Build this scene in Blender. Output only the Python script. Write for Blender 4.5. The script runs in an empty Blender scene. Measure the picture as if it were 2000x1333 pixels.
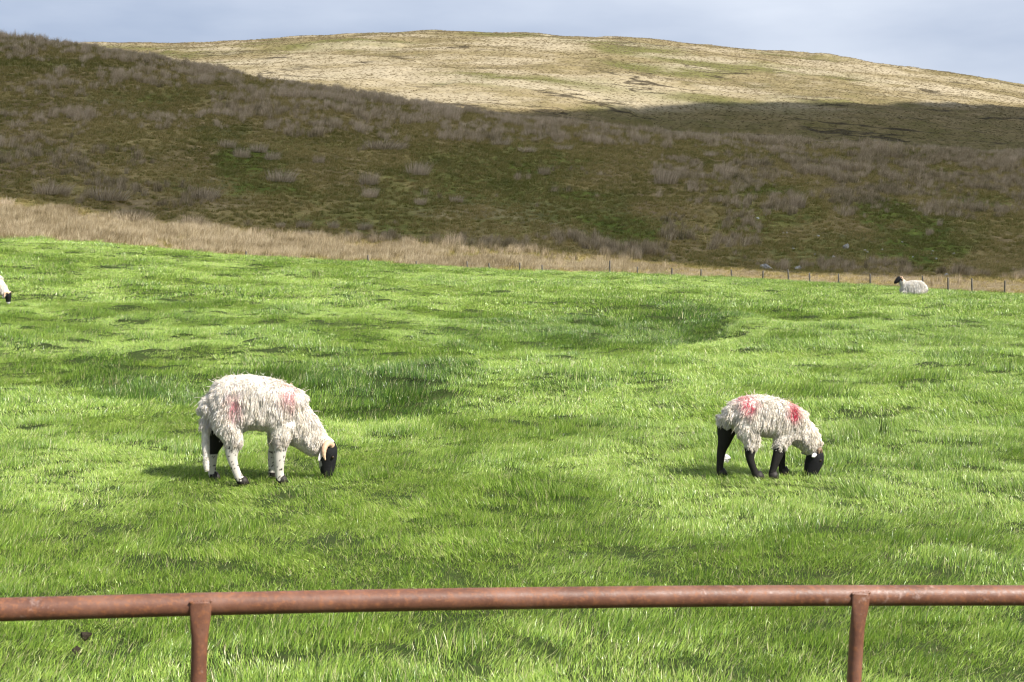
import bpy, math
import numpy as np
from mathutils import Vector

scene = bpy.context.scene
COL = scene.collection
rng = np.random.default_rng(11)

# ------------------------------------------------------------------ camera
F = 2778.0            # focal length in photo pixels (50 mm on 36 mm)
CAMZ = 1.7
HOR = 477.0           # photo row of the horizon
cd = bpy.data.cameras.new("camera"); cam = bpy.data.objects.new("camera", cd); COL.objects.link(cam)
cam.location = (0, 0, CAMZ); cam.rotation_euler = (math.radians(90), 0, 0)
cd.sensor_width = 36; cd.lens = 50; cd.shift_y = -(666.5 - HOR) / 2000.0
cd.clip_start = 0.1; cd.clip_end = 20000
cd.dof.use_dof = True; cd.dof.focus_distance = 10.2; cd.dof.aperture_fstop = 11.0
scene.camera = cam

# ------------------------------------------------------------------ light
SUN_EL, SUN_AZ = math.radians(43), math.radians(-34)      # azimuth from +x (right), negative = towards the camera side
S = np.array([math.cos(SUN_EL) * math.cos(SUN_AZ), math.cos(SUN_EL) * math.sin(SUN_AZ), math.sin(SUN_EL)])
ld = bpy.data.lights.new("sun", 'SUN'); ld.energy = 5.0; ld.angle = math.radians(0.5); ld.color = (1.0, 0.955, 0.88)
lo = bpy.data.objects.new("sun", ld); COL.objects.link(lo)
lo.rotation_euler = Vector(-S).to_track_quat('-Z', 'Y').to_euler(); lo.location = (40, -20, 60)

scene.view_settings.view_transform = 'Standard'; scene.view_settings.look = 'None'
scene.view_settings.gamma = 1; scene.view_settings.use_curve_mapping = False
scene.view_settings.exposure = 0.85
scene.cycles.max_bounces = 4; scene.cycles.diffuse_bounces = 3; scene.cycles.glossy_bounces = 2
scene.cycles.transmission_bounces = 3; scene.cycles.transparent_max_bounces = 4
scene.cycles.sample_clamp_indirect = 4; scene.cycles.filter_width = 1.1

world = bpy.data.worlds.new("World"); scene.world = world; world.use_nodes = True
wn, wl = world.node_tree.nodes, world.node_tree.links
wn.clear()
sky = wn.new('ShaderNodeTexSky'); sky.sky_type = 'NISHITA'; sky.sun_disc = False
sky.sun_elevation = SUN_EL; sky.sun_rotation = math.radians(90) - SUN_AZ
sky.air_density = 1.0; sky.dust_density = 1.5
tc = wn.new('ShaderNodeTexCoord')
mp = wn.new('ShaderNodeMapping'); mp.inputs['Scale'].default_value = (1.0, 1.0, 3.5); mp.inputs['Location'].default_value = (5.3, 2.2, 0.4)
wl.new(tc.outputs['Generated'], mp.inputs['Vector'])
n1 = wn.new('ShaderNodeTexNoise'); n1.inputs['Scale'].default_value = 1.8; n1.inputs['Detail'].default_value = 6; n1.inputs['Roughness'].default_value = 0.52
wl.new(mp.outputs['Vector'], n1.inputs['Vector'])
r1 = wn.new('ShaderNodeValToRGB')
r1.color_ramp.elements[0].position = 0.38; r1.color_ramp.elements[0].color = (3.8, 4.45, 5.9, 1)
r1.color_ramp.elements[1].position = 0.62; r1.color_ramp.elements[1].color = (7.0, 7.5, 8.5, 1)
wl.new(n1.outputs['Fac'], r1.inputs['Fac'])
mx = wn.new('ShaderNodeMix'); mx.data_type = 'RGBA'; mx.inputs['Factor'].default_value = 0.86
wl.new(sky.outputs['Color'], mx.inputs['A']); wl.new(r1.outputs['Color'], mx.inputs['B'])
bg = wn.new('ShaderNodeBackground'); bg.inputs['Strength'].default_value = 0.068
wl.new(mx.outputs['Result'], bg.inputs['Color'])
wo = wn.new('ShaderNodeOutputWorld'); wl.new(bg.outputs['Background'], wo.inputs['Surface'])

# ------------------------------------------------------------------ numpy noise
def _hash(ix, iy, seed):
    h = (ix.astype(np.int64) * 374761393 + iy.astype(np.int64) * 668265263 + seed * 974634777) & 0xFFFFFFFF
    h = ((h ^ (h >> 13)) * 1274126177) & 0xFFFFFFFF
    h = h ^ (h >> 16)
    return (h & 0xFFFFFF) / float(0xFFFFFF)
def vnoise(x, y, seed=0):
    ix, iy = np.floor(x), np.floor(y); fx, fy = x - ix, y - iy
    fx = fx * fx * fx * (fx * (fx * 6 - 15) + 10); fy = fy * fy * fy * (fy * (fy * 6 - 15) + 10)
    a = _hash(ix, iy, seed); b = _hash(ix + 1, iy, seed); c = _hash(ix, iy + 1, seed); d = _hash(ix + 1, iy + 1, seed)
    return (a + (b - a) * fx) * (1 - fy) + (c + (d - c) * fx) * fy
def fbm(x, y, seed=0, octv=4, gain=0.5):
    t = 0; a = 1; s = 0; ca, sa = 0.8, 0.6
    for o in range(octv):
        t = t + a * (vnoise(x, y, seed + o * 17) - 0.5); s += a
        x, y = (x * ca - y * sa) * 2.03 + 11.3, (x * sa + y * ca) * 2.03 - 7.7; a *= gain
    return t / s * 2      # about -1..1
def worley(x, y, seed=0):
    # distance to the nearest jittered cell point, and that cell's own random number
    ix, iy = np.floor(x), np.floor(y); best = np.full(np.shape(x), 9.0); rid = np.zeros(np.shape(x))
    for dx in (-1, 0, 1):
        for dy in (-1, 0, 1):
            cx, cy = ix + dx, iy + dy
            d = np.hypot(cx + .15 + .7 * _hash(cx, cy, seed) - x, cy + .15 + .7 * _hash(cx, cy, seed + 5) - y); m = d < best
            best = np.where(m, d, best); rid = np.where(m, _hash(cx, cy, seed + 9), rid)
    return best, rid
def tufts(x, y):
    # 0..1: tussocky hummocks of the pasture, bigger ones farther off
    wx, wy = x + .25 * fbm(x / .7, y / .7, 33, 2), y + .2 * fbm(x / .6 + 3, y / .6, 34, 2)
    out = 0
    for cell, thr, fade, seed in ((.30, .58, .8 * (1 - sstep(12, 20, y)), 401), (.75, .66, sstep(5, 9, y) * (1 - sstep(24, 40, y)), 411), (1.5, .60, sstep(14, 24, y), 421)):
        d, q = worley(wx / cell, wy / (cell * .75), seed)
        out = np.maximum(out, fade * sstep(thr, thr + .12, q) * np.clip(1 - (d / (.32 + .32 * q * q)) ** 2, 0, 1) ** 1.5)
    return out
def sstep(a, b, x):
    t = np.clip((x - a) / (b - a), 0, 1); return t * t * (3 - 2 * t)

# ------------------------------------------------------------------ terrain height
def rows(px, xs, ys): return np.interp(px, xs, ys)
def smooth_interp(px, xs, ys):
    # three offset linear lookups soften the kinks
    return (rows(px - 45, xs, ys) + 2 * rows(px, xs, ys) + rows(px + 45, xs, ys)) / 4
PX = np.array([-1600, -600, 0, 250, 500, 750, 1000, 1250, 1500, 1750, 2000, 2600, 3600], float)
CREST_ROW = np.array([460, 466, 474, 486, 503, 520, 534, 540, 551, 566, 583, 594, 604], float)
CREST_Y = np.array([58, 58, 60, 62, 66, 71, 76, 82, 89, 94.5, 96.5, 97, 97], float)
TOE_ROW = np.array([380, 415, 432, 455, 475, 490, 503, 520, 533, 541, 546, 552, 560], float)
R1X = np.array([-1600, -600, 0, 100, 200, 300, 400, 500, 600, 700, 800, 875, 1000, 1150, 1300, 1450, 1600, 1750, 1900, 2000, 2600, 3600], float)
R1Y = np.array([26, 50, 87, 97, 109, 127, 146, 164, 181, 197, 210, 221, 240, 254, 267, 277, 287, 297, 307, 312, 335, 350], float)
R2X = np.array([-1600, 0, 170, 250, 400, 480, 560, 640, 700, 800, 1000, 1150, 1300, 1450, 1600, 1700, 1800, 1900, 2000, 2600, 3600], float)
R2Y = np.array([100, 88, 84, 82, 80, 76, 72, 67, 64, 62, 62, 66, 75, 90, 105, 117, 131, 147, 164, 255, 330], float)
YF = 98.0      # far edge of the pasture (wire fence)
def zrow(row, y): return CAMZ + (HOR - row) / F * y

def field_base(x, y):
    u = x / np.maximum(y, 14.0); px = 1000 + F * u
    yc = smooth_interp(px, PX, CREST_Y); zc = zrow(smooth_interp(px, PX, CREST_ROW), yc)
    p = np.interp(px, [0, 1000, 2000], [2.1, 2.2, 2.0])
    s = np.clip((y - 8) / (yc - 8), 0, None)
    zf = np.interp(px, [-1600, 0, 700, 1200, 1600, 2000, 3600], [2.6, 1.2, -0.25, -0.75, -1.2, -1.8, -3.0])
    t = np.clip((y - yc) / np.maximum(YF - yc, 1.2), 0, 1)
    up = zc * np.minimum(s, 1) ** p
    return np.where(y < yc, up, up + (zf - zc) * t * t * (3 - 2 * t))

def trough(x, y, pts, near, far, depth):
    # swale along a polyline: gentle on the camera side, a steep bank on the far side
    q = np.array(pts); yl = (np.interp(x - .35, q[:, 0], q[:, 1]) + np.interp(x, q[:, 0], q[:, 1]) + np.interp(x + .35, q[:, 0], q[:, 1])) / 3
    side = y - yl + .35 * fbm(x / 2.2, y / 4, 231, 2); d = np.abs(side)
    dep = np.interp(x, q[:, 0], q[:, 2], left=0, right=0)
    return -depth * dep * np.exp(-(d / np.where(side > 0, far, near)) ** 2), d, side
def gp(px, row, h=0.0):       # point of the level pasture seen at a photo pixel
    y = F * (CAMZ - h) / (row - HOR); return ((px - 1000) / F * y, y)
T1 = [(*gp(-350, 735), 0.), (*gp(60, 745), .55), (*gp(260, 768), 1.), (*gp(450, 782), 1.0), (*gp(620, 795), 1.0), (*gp(800, 800), .75), (*gp(960, 792), .4), (*gp(1120, 780), 0)]
T2 = [(*gp(560, 672), 0), (*gp(760, 676), .35), (*gp(950, 675), .7), (*gp(1150, 668), 1.), (*gp(1290, 664), 1.1), (*gp(1400, 652), .9), (*gp(1490, 640), 0)]
T3 = [(*gp(250, 545), 0), (*gp(380, 548), 1.), (*gp(520, 548), 1.), (*gp(700, 545), 0)]
def bank_mask(x, y):
    _, d1, s1 = trough(x, y, T1, 1, 1, 1); _, d2, s2 = trough(x, y, T2, 1, 1, 1); _, d3, s3 = trough(x, y, T3, 1, 1, 1)
    j = 1 + .35 * fbm(x / 1.8, y / 1.8, 221, 3)
    u = x / np.maximum(y, 5)
    w1 = np.interp(u, [-.32, -.22, -.15, -.05], [2.7, 3.2, 5.2, 4.4]); w2 = np.interp(u, [-.06, 0, .1, .16], [8, 11, 12, 9.5])
    m1 = np.where(s1 > 0, 1 - sstep(.65, 1.3, s1 * j / w1), np.exp(-(d1 / 0.4) ** 2)) * sstep(-.315, -.28, u) * (1 - sstep(-.07, -.005, u))
    m2 = np.where(s2 > 0, 1 - sstep(.6, 1.3, s2 * j / w2), np.exp(-(d2 / 0.5) ** 2)) * sstep(-.09, -.03, u) * (1 - sstep(.13, .165, u)) * np.interp(u, [-.05, .05, .13], [.55, .75, 1.])
    m3 = np.where(s3 > 0, np.exp(-(d3 * j / 2.0) ** 1.6), np.exp(-(d3 / 0.5) ** 2)) * .7 * sstep(-19, -15, x) * (1 - sstep(-9, -6, x))
    m1 = np.maximum(m1, m3 * (d3 < 8))
    return np.clip(np.maximum(m1, m2), 0, 1)
MOUNDS = [(700, 1085, 0.55, 0.13), (560, 690, 0.9, 0.22), (1560, 1090, .45, .09), (1280, 1240, .4, .08), (560, 1270, .45, .07), (1000, 965, .5, .07),
          (820, 730, 1.3, .25), (1500, 810, .6, .06), (1720, 850, .5, .07), (1860, 715, .9, .12), (150, 555, 2.2, .3), (75, 607, 1.1, .16), (1950, 1130, .5, .1), (1130, 740, 1.2, .1)]
MW = [(*gp(a, b), c, d) for a, b, c, d in MOUNDS]
def H_field(x, y):
    z = field_base(x, y)
    far = sstep(4, 12, y)
    z = z + trough(x, y, T1, .65, 3.4, 0.62)[0] + trough(x, y, T2, .9, 6.5, 0.95)[0] + trough(x, y, T3, 1.2, 4.0, .4)[0]
    amp = 0.03 + 0.06 * sstep(12, 40, y) * (1 - .5 * sstep(50, 90, y))
    calm = sum(np.exp(-(((x - a) / 1.0) ** 2 + ((y - b) / .7) ** 2)) for a, b in ((-1.72, 10.1), (1.87, 10.3)))
    d = .035 * fbm(x / 5.5, y / 5.5, 3, 3) * (0.4 + 0.6 * far) + amp * fbm(x / 1.25, y / 1.25, 8, 3) + tufts(x, y) * (.03 + .10 * sstep(8, 35, y))
    z = z + d * (1 - .85 * np.minimum(calm, 1))
    for mx_, my_, r, h in MW:
        z = z + .5 * h * np.exp(-(((x - mx_) / (r * 1.3)) ** 2 + ((y - my_) / r) ** 2))
    return z

HN_Y = np.array([98, 118, 175, 262, 305, 360, 520, 760, 1050, 1700, 3200], float)
def H_moor(x, y):
    px = 1000 + F * x / y
    zf = np.interp(px, [-1600, 0, 700, 1200, 1600, 2000, 3600], [2.6, 1.2, -0.25, -0.75, -1.2, -1.8, -3.0])
    zt = zrow(smooth_interp(px, PX, TOE_ROW), 118); zr = zrow(smooth_interp(px, R1X, R1Y), 262)
    zR = zrow(smooth_interp(px, R2X, R2Y) + 13, 760)
    zb = zrow(np.interp(px, [-1600, 0, 900, 1300, 2000, 3600], [190, 190, 260, 312, 345, 400]), 360)
    zd = zr - np.interp(px, [0, 1000, 2000], [9, 4.0, 2.5])
    Z = [zf, zt, zt + (zr - zt) * 0.40, zr, np.minimum(zd, zrow(smooth_interp(px, R1X, R1Y) + 25, 305)), zb, zb + (zR - zb) * 0.47, zR, zR * 0.93, zR * 0.6, zR * 0.2]
    Z = np.array([np.broadcast_to(a, np.shape(px)) for a in Z])
    k = np.clip(np.searchsorted(HN_Y, y, side='right') - 1, 0, len(HN_Y) - 2)
    def slope(i):
        i0, i1 = np.maximum(i - 1, 0), np.minimum(i + 1, len(HN_Y) - 1)
        z0 = np.take_along_axis(Z, i0[None], 0)[0]; z1 = np.take_along_axis(Z, i1[None], 0)[0]; zc = np.take_along_axis(Z, i[None], 0)[0]
        a = (zc - z0) / np.maximum(HN_Y[i] - HN_Y[i0], 1e-6); b = (z1 - zc) / np.maximum(HN_Y[i1] - HN_Y[i], 1e-6)
        a = np.where(i0 == i, b, a); b = np.where(i1 == i, a, b)
        hm = np.where(a * b > 0, 2 * a * b / np.where(np.abs(a + b) < 1e-9, 1, a + b), 0)   # monotone: crests stay where the photo has them
        return hm
    y0 = HN_Y[k]; h = HN_Y[k + 1] - y0; t = np.clip((y - y0) / h, 0, 1)
    za = np.take_along_axis(Z, k[None], 0)[0]; zb_ = np.take_along_axis(Z, (k + 1)[None], 0)[0]
    m0, m1 = slope(k) * h, slope(k + 1) * h
    z = za * (2 * t**3 - 3 * t**2 + 1) + m0 * (t**3 - 2 * t**2 + t) + zb_ * (-2 * t**3 + 3 * t**2) + m1 * (t**3 - t**2)
    e = sstep(98, 112, y)
    n = 1.1 * fbm(x / 34, y / 34, 21, 4) * sstep(110, 150, y) * (1 - 0.75 * np.exp(-((y - 262) / 30) ** 2))
    n = n + e * 0.30 * fbm(x / 6.5, y / 9, 31, 4)
    farw = sstep(330, 400, y)
    n = n + farw * (1.2 * fbm(x / 48, y / 60, 41, 4) + 0.7 * fbm(x / 26 + 3, y / 15, 51, 3) + 1.6 * sstep(0, .12, fbm(x / 60 + 7, y / 34, 57, 4)) * sstep(.0, .4, fbm(x / 90, y / 70, 59, 3)) - 1.1) * (1 - .45 * np.exp(-((y - 760) / 60) ** 2)) - .9 * farw
    # little peat steps and sheep tracks running along the slope
    w = (z + 1.4 * fbm(x / 18, y / 30, 61, 3) + x * 0.045)
    n = n + e * (1 - farw) * 0.34 * (np.abs(((w / 1.9) % 1.0) - 0.5) - .25) * sstep(-0.1, 0.35, fbm(x / 22, y / 16, 63, 3))
    return z + n
def H(x, y):
    x, y = np.asarray(x, float), np.asarray(y, float)
    return np.where(y < YF, H_field(x, np.minimum(y, YF)), H_moor(x, np.maximum(y, YF)))
def project(x, y, z): return 1000 + F * x / y, HOR - F * (z - CAMZ) / y
def hit(px, row, y0=3.0, y1=1600.0):
    # first ground point on the ray through a photo pixel
    y = np.geomspace(y0, y1, 6000); x = (px - 1000) / F * y; z = H(x, y)
    b = z >= zrow(row, y)
    i = int(np.argmax(b)) if b.any() else len(y) - 1
    return float(x[i]), float(y[i]), float(z[i])

# ------------------------------------------------------------------ object helpers
def link(o, parent=None):
    COL.objects.link(o)
    if parent is not None: o.parent = parent
    return o
def tag(o, label=None, cat=None, group=None, kind=None):
    if label: o['label'] = label
    if cat: o['category'] = cat
    if group: o['group'] = group
    if kind: o['kind'] = kind
    return o
def empty(name, loc, rz=0, parent=None):
    o = bpy.data.objects.new(name, None); o.empty_display_size = 0.1; o.location = loc; o.rotation_euler = (0, 0, rz); return link(o, parent)
def mesh_np(name, V, faces, mat=None, smooth=True, attrs=None, colors=None):
    """faces: int array (n,3) or (n,4)"""
    V = np.asarray(V, np.float32); faces = np.asarray(faces, np.int32); k = faces.shape[1]
    me = bpy.data.meshes.new(name)
    me.vertices.add(len(V)); me.vertices.foreach_set('co', V.ravel())
    me.loops.add(faces.size); me.loops.foreach_set('vertex_index', faces.ravel())
    me.polygons.add(len(faces)); me.polygons.foreach_set('loop_start', np.arange(0, faces.size, k, dtype=np.int32))
    me.polygons.foreach_set('loop_total', np.full(len(faces), k, np.int32))
    if smooth: me.polygons.foreach_set('use_smooth', np.ones(len(faces), bool))
    me.update(calc_edges=True)
    for n, a in (attrs or {}).items():
        at = me.attributes.new(n, 'FLOAT', 'POINT'); at.data.foreach_set('value', np.asarray(a, np.float32))
    for n, c in (colors or {}).items():
        at = me.attributes.new(n, 'FLOAT_COLOR', 'POINT'); c4 = np.ones((len(V), 4), np.float32); c4[:, :3] = c
        at.data.foreach_set('color', c4.ravel())
    if mat: me.materials.append(mat)
    return me
def grid_mesh(name, X, Y, Z, mat, attrs=None):
    ny, nx = X.shape
    i = np.arange(ny * nx).reshape(ny, nx)
    f = np.stack([i[:-1, :-1], i[:-1, 1:], i[1:, 1:], i[1:, :-1]], -1).reshape(-1, 4)
    return mesh_np(name, np.stack([X, Y, Z], -1).reshape(-1, 3), f, mat, True, {k: v.ravel() for k, v in (attrs or {}).items()})

# ------------------------------------------------------------------ material helpers
class NT:
    def __init__(s, name):
        s.m = bpy.data.materials.new(name); s.m.use_nodes = True; s.t = s.m.node_tree; s.n = s.t.nodes; s.l = s.t.links; s.n.clear()
        s.out = s.n.new('ShaderNodeOutputMaterial')
    def new(s, t, **kw):
        n = s.n.new(t)
        for k, v in kw.items(): setattr(n, k, v)
        return n
    def set(s, node, **kw):
        for k, v in kw.items():
            sock = node.inputs[k.replace('_', ' ')]
            if hasattr(v, 'is_linked') or isinstance(v, bpy.types.NodeSocket): s.l.new(v, sock)
            else: sock.default_value = v
        return node
    def noise(s, scale, detail=4, rough=0.55, vec=None, w=None):
        n = s.new('ShaderNodeTexNoise'); s.set(n, Scale=scale, Detail=detail, Roughness=rough)
        if vec is not None: s.l.new(vec, n.inputs['Vector'])
        return n.outputs['Fac']
    def ramp(s, fac, stops):
        r = s.new('ShaderNodeValToRGB'); e = r.color_ramp.elements
        while len(e) < len(stops): e.new(0.5)
        for i, (p, c) in enumerate(stops):
            e[i].position = p; e[i].color = (*c, 1) if len(c) == 3 else c
        s.l.new(fac, r.inputs['Fac']); return r.outputs['Color']
    def mix(s, fac, a, b):
        m = s.new('ShaderNodeMix', data_type='RGBA')
        for k, v in (('Factor', fac), ('A', a), ('B', b)):
            if isinstance(v, bpy.types.NodeSocket): s.l.new(v, m.inputs[k])
            else: m.inputs[k].default_value = v if k == 'Factor' else (*v, 1)
        return m.outputs['Result']
    def mul(s, a, b):
        m = s.new('ShaderNodeMix', data_type='RGBA', blend_type='MULTIPLY'); m.inputs['Factor'].default_value = 1
        for k, v in (('A', a), ('B', b)):
            if isinstance(v, bpy.types.NodeSocket): s.l.new(v, m.inputs[k])
            else: m.inputs[k].default_value = (*v, 1)
        return m.outputs['Result']
    def math(s, op, a, b=0.0):
        m = s.new('ShaderNodeMath', operation=op)
        for i, v in enumerate((a, b)):
            if isinstance(v, bpy.types.NodeSocket): s.l.new(v, m.inputs[i])
            else: m.inputs[i].default_value = v
        return m.outputs[0]
    def attr(s, name, inst=False):
        a = s.new('ShaderNodeAttribute', attribute_name=name)
        if inst: a.attribute_type = 'INSTANCER'
        return a
    def coord(s, which='Object', scale=None):
        c = s.new('ShaderNodeTexCoord').outputs[which]
        if scale:
            m = s.new('ShaderNodeMapping'); m.inputs['Scale'].default_value = scale; s.l.new(c, m.inputs['Vector']); return m.outputs['Vector']
        return c
    def bsdf(s, color, rough=0.8, spec=0.3, bump=None, bstr=0.3, bdist=0.02, transl=None, tfac=0.3, metallic=0.0):
        b = s.new('ShaderNodeBsdfPrincipled')
        for k, v in (('Base Color', color), ('Roughness', rough), ('Specular IOR Level', spec), ('Metallic', metallic)):
            if isinstance(v, bpy.types.NodeSocket): s.l.new(v, b.inputs[k])
            else: b.inputs[k].default_value = (*v, 1) if k == 'Base Color' else v
        if bump is not None:
            bn = s.new('ShaderNodeBump'); bn.inputs['Strength'].default_value = bstr; bn.inputs['Distance'].default_value = bdist
            s.l.new(bump, bn.inputs['Height']); s.l.new(bn.outputs['Normal'], b.inputs['Normal'])
        sh = b.outputs['BSDF']
        if transl is not None:
            t = s.new('ShaderNodeBsdfTranslucent')
            if isinstance(transl, bpy.types.NodeSocket): s.l.new(transl, t.inputs['Color'])
            else: t.inputs['Color'].default_value = (*transl, 1)
            m = s.new('ShaderNodeMixShader'); m.inputs[0].default_value = tfac
            s.l.new(sh, m.inputs[1]); s.l.new(t.outputs['BSDF'], m.inputs[2]); sh = m.outputs[0]
        s.l.new(sh, s.out.inputs['Surface']); return s.m

def mat_pasture():
    t = NT('pasture_soil'); co = t.coord()
    a = t.noise(1.3, 5, .6, co); b = t.noise(14, 4, .6, co)
    c = t.ramp(a, [(.3, (.020, .034, .007)), (.7, (.034, .055, .011))])
    c = t.mix(t.ramp(b, [(.45, (0, 0, 0)), (.75, (.6, .6, .6))]), c, (.06, .055, .025))
    return t.bsdf(c, .9, .1, b, .6, .03)
def mat_blades(name, stops_tint, straw, spec=0.5, rough=0.33, tf=0.32, tmul=(1.15, 1.25, .7)):
    """blade colour: per-clump tint, per-blade value, a few dry blades, root to tip"""
    t = NT(name)
    tint = t.attr('tint', True).outputs['Fac']; rnd = t.attr('rnd').outputs['Fac']; dry = t.attr('dry').outputs['Fac']; tip = t.attr('tip').outputs['Fac']
    k = t.math('ADD', tint, t.math('MULTIPLY', t.math('SUBTRACT', rnd, .5), .9))
    c = t.ramp(k, stops_tint)
    c = t.mix(dry, c, straw)
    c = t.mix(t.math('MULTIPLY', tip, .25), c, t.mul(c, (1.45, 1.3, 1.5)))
    return t.bsdf(c, rough, spec, transl=t.mul(c, tmul), tfac=tf)
def mat_moor(far=False):
    t = NT('fell_turf_far' if far else 'fell_turf'); co = t.coord()
    s = 0.35 if far else 1.0
    cs = t.coord('Object', (1, .6, 2.2))
    a = t.noise(.055 * s, 6, .62, cs); b = t.noise(.45 * s, 6, .65, cs); d = t.noise(2.4 * s, 4, .6, co)
    moss = t.attr('moss').outputs['Fac']; straw = t.attr('straw').outputs['Fac']
    if far:
        c = t.ramp(t.math('ADD', t.math('MULTIPLY', a, .55), t.math('MULTIPLY', b, .45)), [(.33, (.095, .085, .036)), (.44, (.165, .134, .066)), (.54, (.22, .178, .098)), (.66, (.27, .225, .148))])
        c = t.mix(t.math('MULTIPLY', moss, .75), c, (.085, .095, .022))
        c = t.mix(t.math('MULTIPLY', straw, .6), c, (.36, .305, .21))
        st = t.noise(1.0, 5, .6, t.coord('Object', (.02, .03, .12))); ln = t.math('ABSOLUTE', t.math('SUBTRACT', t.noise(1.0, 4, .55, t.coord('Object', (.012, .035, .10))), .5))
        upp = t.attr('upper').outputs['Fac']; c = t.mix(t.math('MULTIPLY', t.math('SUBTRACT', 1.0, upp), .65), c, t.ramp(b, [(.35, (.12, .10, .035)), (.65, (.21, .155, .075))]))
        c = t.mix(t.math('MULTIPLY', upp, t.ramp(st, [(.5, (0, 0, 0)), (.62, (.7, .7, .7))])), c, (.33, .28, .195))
        pm = t.math('MULTIPLY', t.ramp(ln, [(.006, (1, 1, 1)), (.02, (0, 0, 0))]), t.ramp(t.noise(.03, 3, .5, co), [(.5, (0, 0, 0)), (.58, (.9, .9, .9))]))
        c = t.mix(pm, c, (.035, .028, .018))
    else:
        c = t.ramp(b, [(.32, (.14, .122, .04)), (.46, (.22, .18, .066)), (.58, (.30, .237, .097)), (.72, (.38, .30, .14))])
        c = t.mix(t.ramp(a, [(.42, (0, 0, 0)), (.62, (.8, .8, .8))]), c, t.ramp(b, [(.35, (.12, .082, .045)), (.65, (.26, .19, .12))]))
        c = t.mix(t.math('MULTIPLY', moss, .9), c, t.ramp(b, [(.35, (.07, .105, .018)), (.65, (.15, .19, .03))]))
        c = t.mix(t.math('MULTIPLY', straw, .85), c, t.ramp(b, [(.35, (.17, .13, .075)), (.65, (.36, .29, .18))]))
    c = t.mul(c, t.ramp(d, [(.3, (.75, .75, .75)), (.7, (1.2, 1.2, 1.2))]))
    bh = t.math('ADD', b, t.math('MULTIPLY', d, .35))
    return t.bsdf(c, .95, .05, bh, .9, .35 if far else .5)

# ------------------------------------------------------------------ the setting
# photo-pixel ellipses (px, row, rx, ry, weight) that say where the fellside is mossy, rushy or straw coloured
MOSS = [(480, 318, 75, 42, 1.), (520, 350, 90, 40, .7), (430, 260, 60, 22, .5), (960, 335, 190, 55, .55), (1100, 400, 170, 45, .6), (1230, 450, 80, 35, .85), (1500, 430, 120, 40, .6), (1720, 415, 70, 30, 1.), (1800, 475, 120, 50, 1.),
        (1600, 490, 170, 45, .55), (700, 430, 160, 25, .5), (60, 125, 110, 18, .5), (30, 300, 90, 20, .4), (1930, 390, 90, 16, .6), (330, 190, 90, 16, .4), (800, 395, 200, 40, .45), (1500, 375, 110, 14, .7), (1900, 300, 150, 9, .9), (1050, 350, 60, 40, .6)]
RUSH = [(60, 290, 180, 26, .5), (160, 330, 120, 22, .55), (210, 375, 150, 24, .9), (330, 395, 110, 16, .6), (80, 175, 170, 16, .8), (330, 150, 190, 20, .75), (560, 190, 190, 20, .75), (520, 225, 190, 22, .8), (750, 232, 220, 16, .75), (640, 252, 140, 16, .9),
        (930, 268, 140, 14, .6), (350, 240, 180, 18, .55), (90, 230, 130, 10, .7), (1180, 275, 220, 10, .55), (1340, 335, 60, 26, .9), (1430, 355, 110, 36, 1.), (1560, 330, 170, 24, 1.), (1720, 335, 170, 36, 1.), (1900, 340, 150, 42, 1.1), (1700, 385, 140, 24, .9),
        (1500, 410, 90, 18, .7), (1900, 410, 160, 20, .6), (1450, 440, 45, 36, .9), (1320, 450, 50, 36, .7), (1440, 480, 60, 30, .7), (1660, 415, 70, 12, .8), (1530, 305, 150, 12, .6), (1960, 375, 90, 18, .9), (1420, 395, 90, 10, .6),
        (1620, 522, 190, 11, 1.2), (1860, 535, 160, 8, .9), (1000, 483, 180, 22, 1.2), (1190, 500, 120, 20, 1.1), (620, 470, 180, 10, 1.), (880, 470, 40, 22, 1.2)]
STRAW = [(0, 440, 260, 30, 1.2), (250, 455, 220, 22, 1.1), (500, 478, 200, 18, 1.1), (720, 495, 160, 14, 1.), (950, 518, 170, 12, .9), (1180, 525, 170, 10, .8), (1400, 537, 140, 12, 1.1), (1650, 550, 250, 13, 1.1), (1900, 562, 200, 13, 1.),
         (400, 400, 160, 14, .35), (900, 415, 130, 14, .3), (120, 300, 120, 12, .3), (1050, 420, 80, 30, .25)]
def emask(px, row, L, seed):
    m = np.zeros(np.shape(px)); j = 0.55 * fbm(px / 55, row / 26, seed, 3)
    for a, b, rx, ry, w in L:
        q = np.sqrt(((px - a) / rx) ** 2 + ((row - b) / ry) ** 2) + j
        m = np.maximum(m, w * (1 - sstep(.55, 1.15, q)))
    return m

def spread(n, half, k=3.0):
    t = np.linspace(-1, 1, n); return np.sinh(t * k) / math.sinh(k) * half
# pasture: one sheet from behind the camera to the wire fence
xs = spread(600, 170, 3.9)
ys = np.concatenate([np.linspace(-45, 2, 24)[:-1], np.geomspace(2, 40, 300)[:-1], np.linspace(40, YF, 110)])
X, Y = np.meshgrid(xs, ys)
FX, FYS, FZ = xs, ys, H_field(X, Y)
def on_field(x, y):
    # height of the pasture mesh itself, so that nothing sinks into it or floats over it
    i = np.clip(np.searchsorted(FX, x) - 1, 0, len(FX) - 2); j = np.clip(np.searchsorted(FYS, y) - 1, 0, len(FYS) - 2)
    a = (x - FX[i]) / (FX[i + 1] - FX[i]); b = (y - FYS[j]) / (FYS[j + 1] - FYS[j])
    return (FZ[j, i] * (1 - a) + FZ[j, i + 1] * a) * (1 - b) + (FZ[j + 1, i] * (1 - a) + FZ[j + 1, i + 1] * a) * b
fld = bpy.data.objects.new('pasture', grid_mesh('pasture', X, Y, FZ - .012, mat_pasture())); link(fld); tag(fld, 'green grazed pasture rolling towards the fell', 'field', kind='structure')
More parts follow.
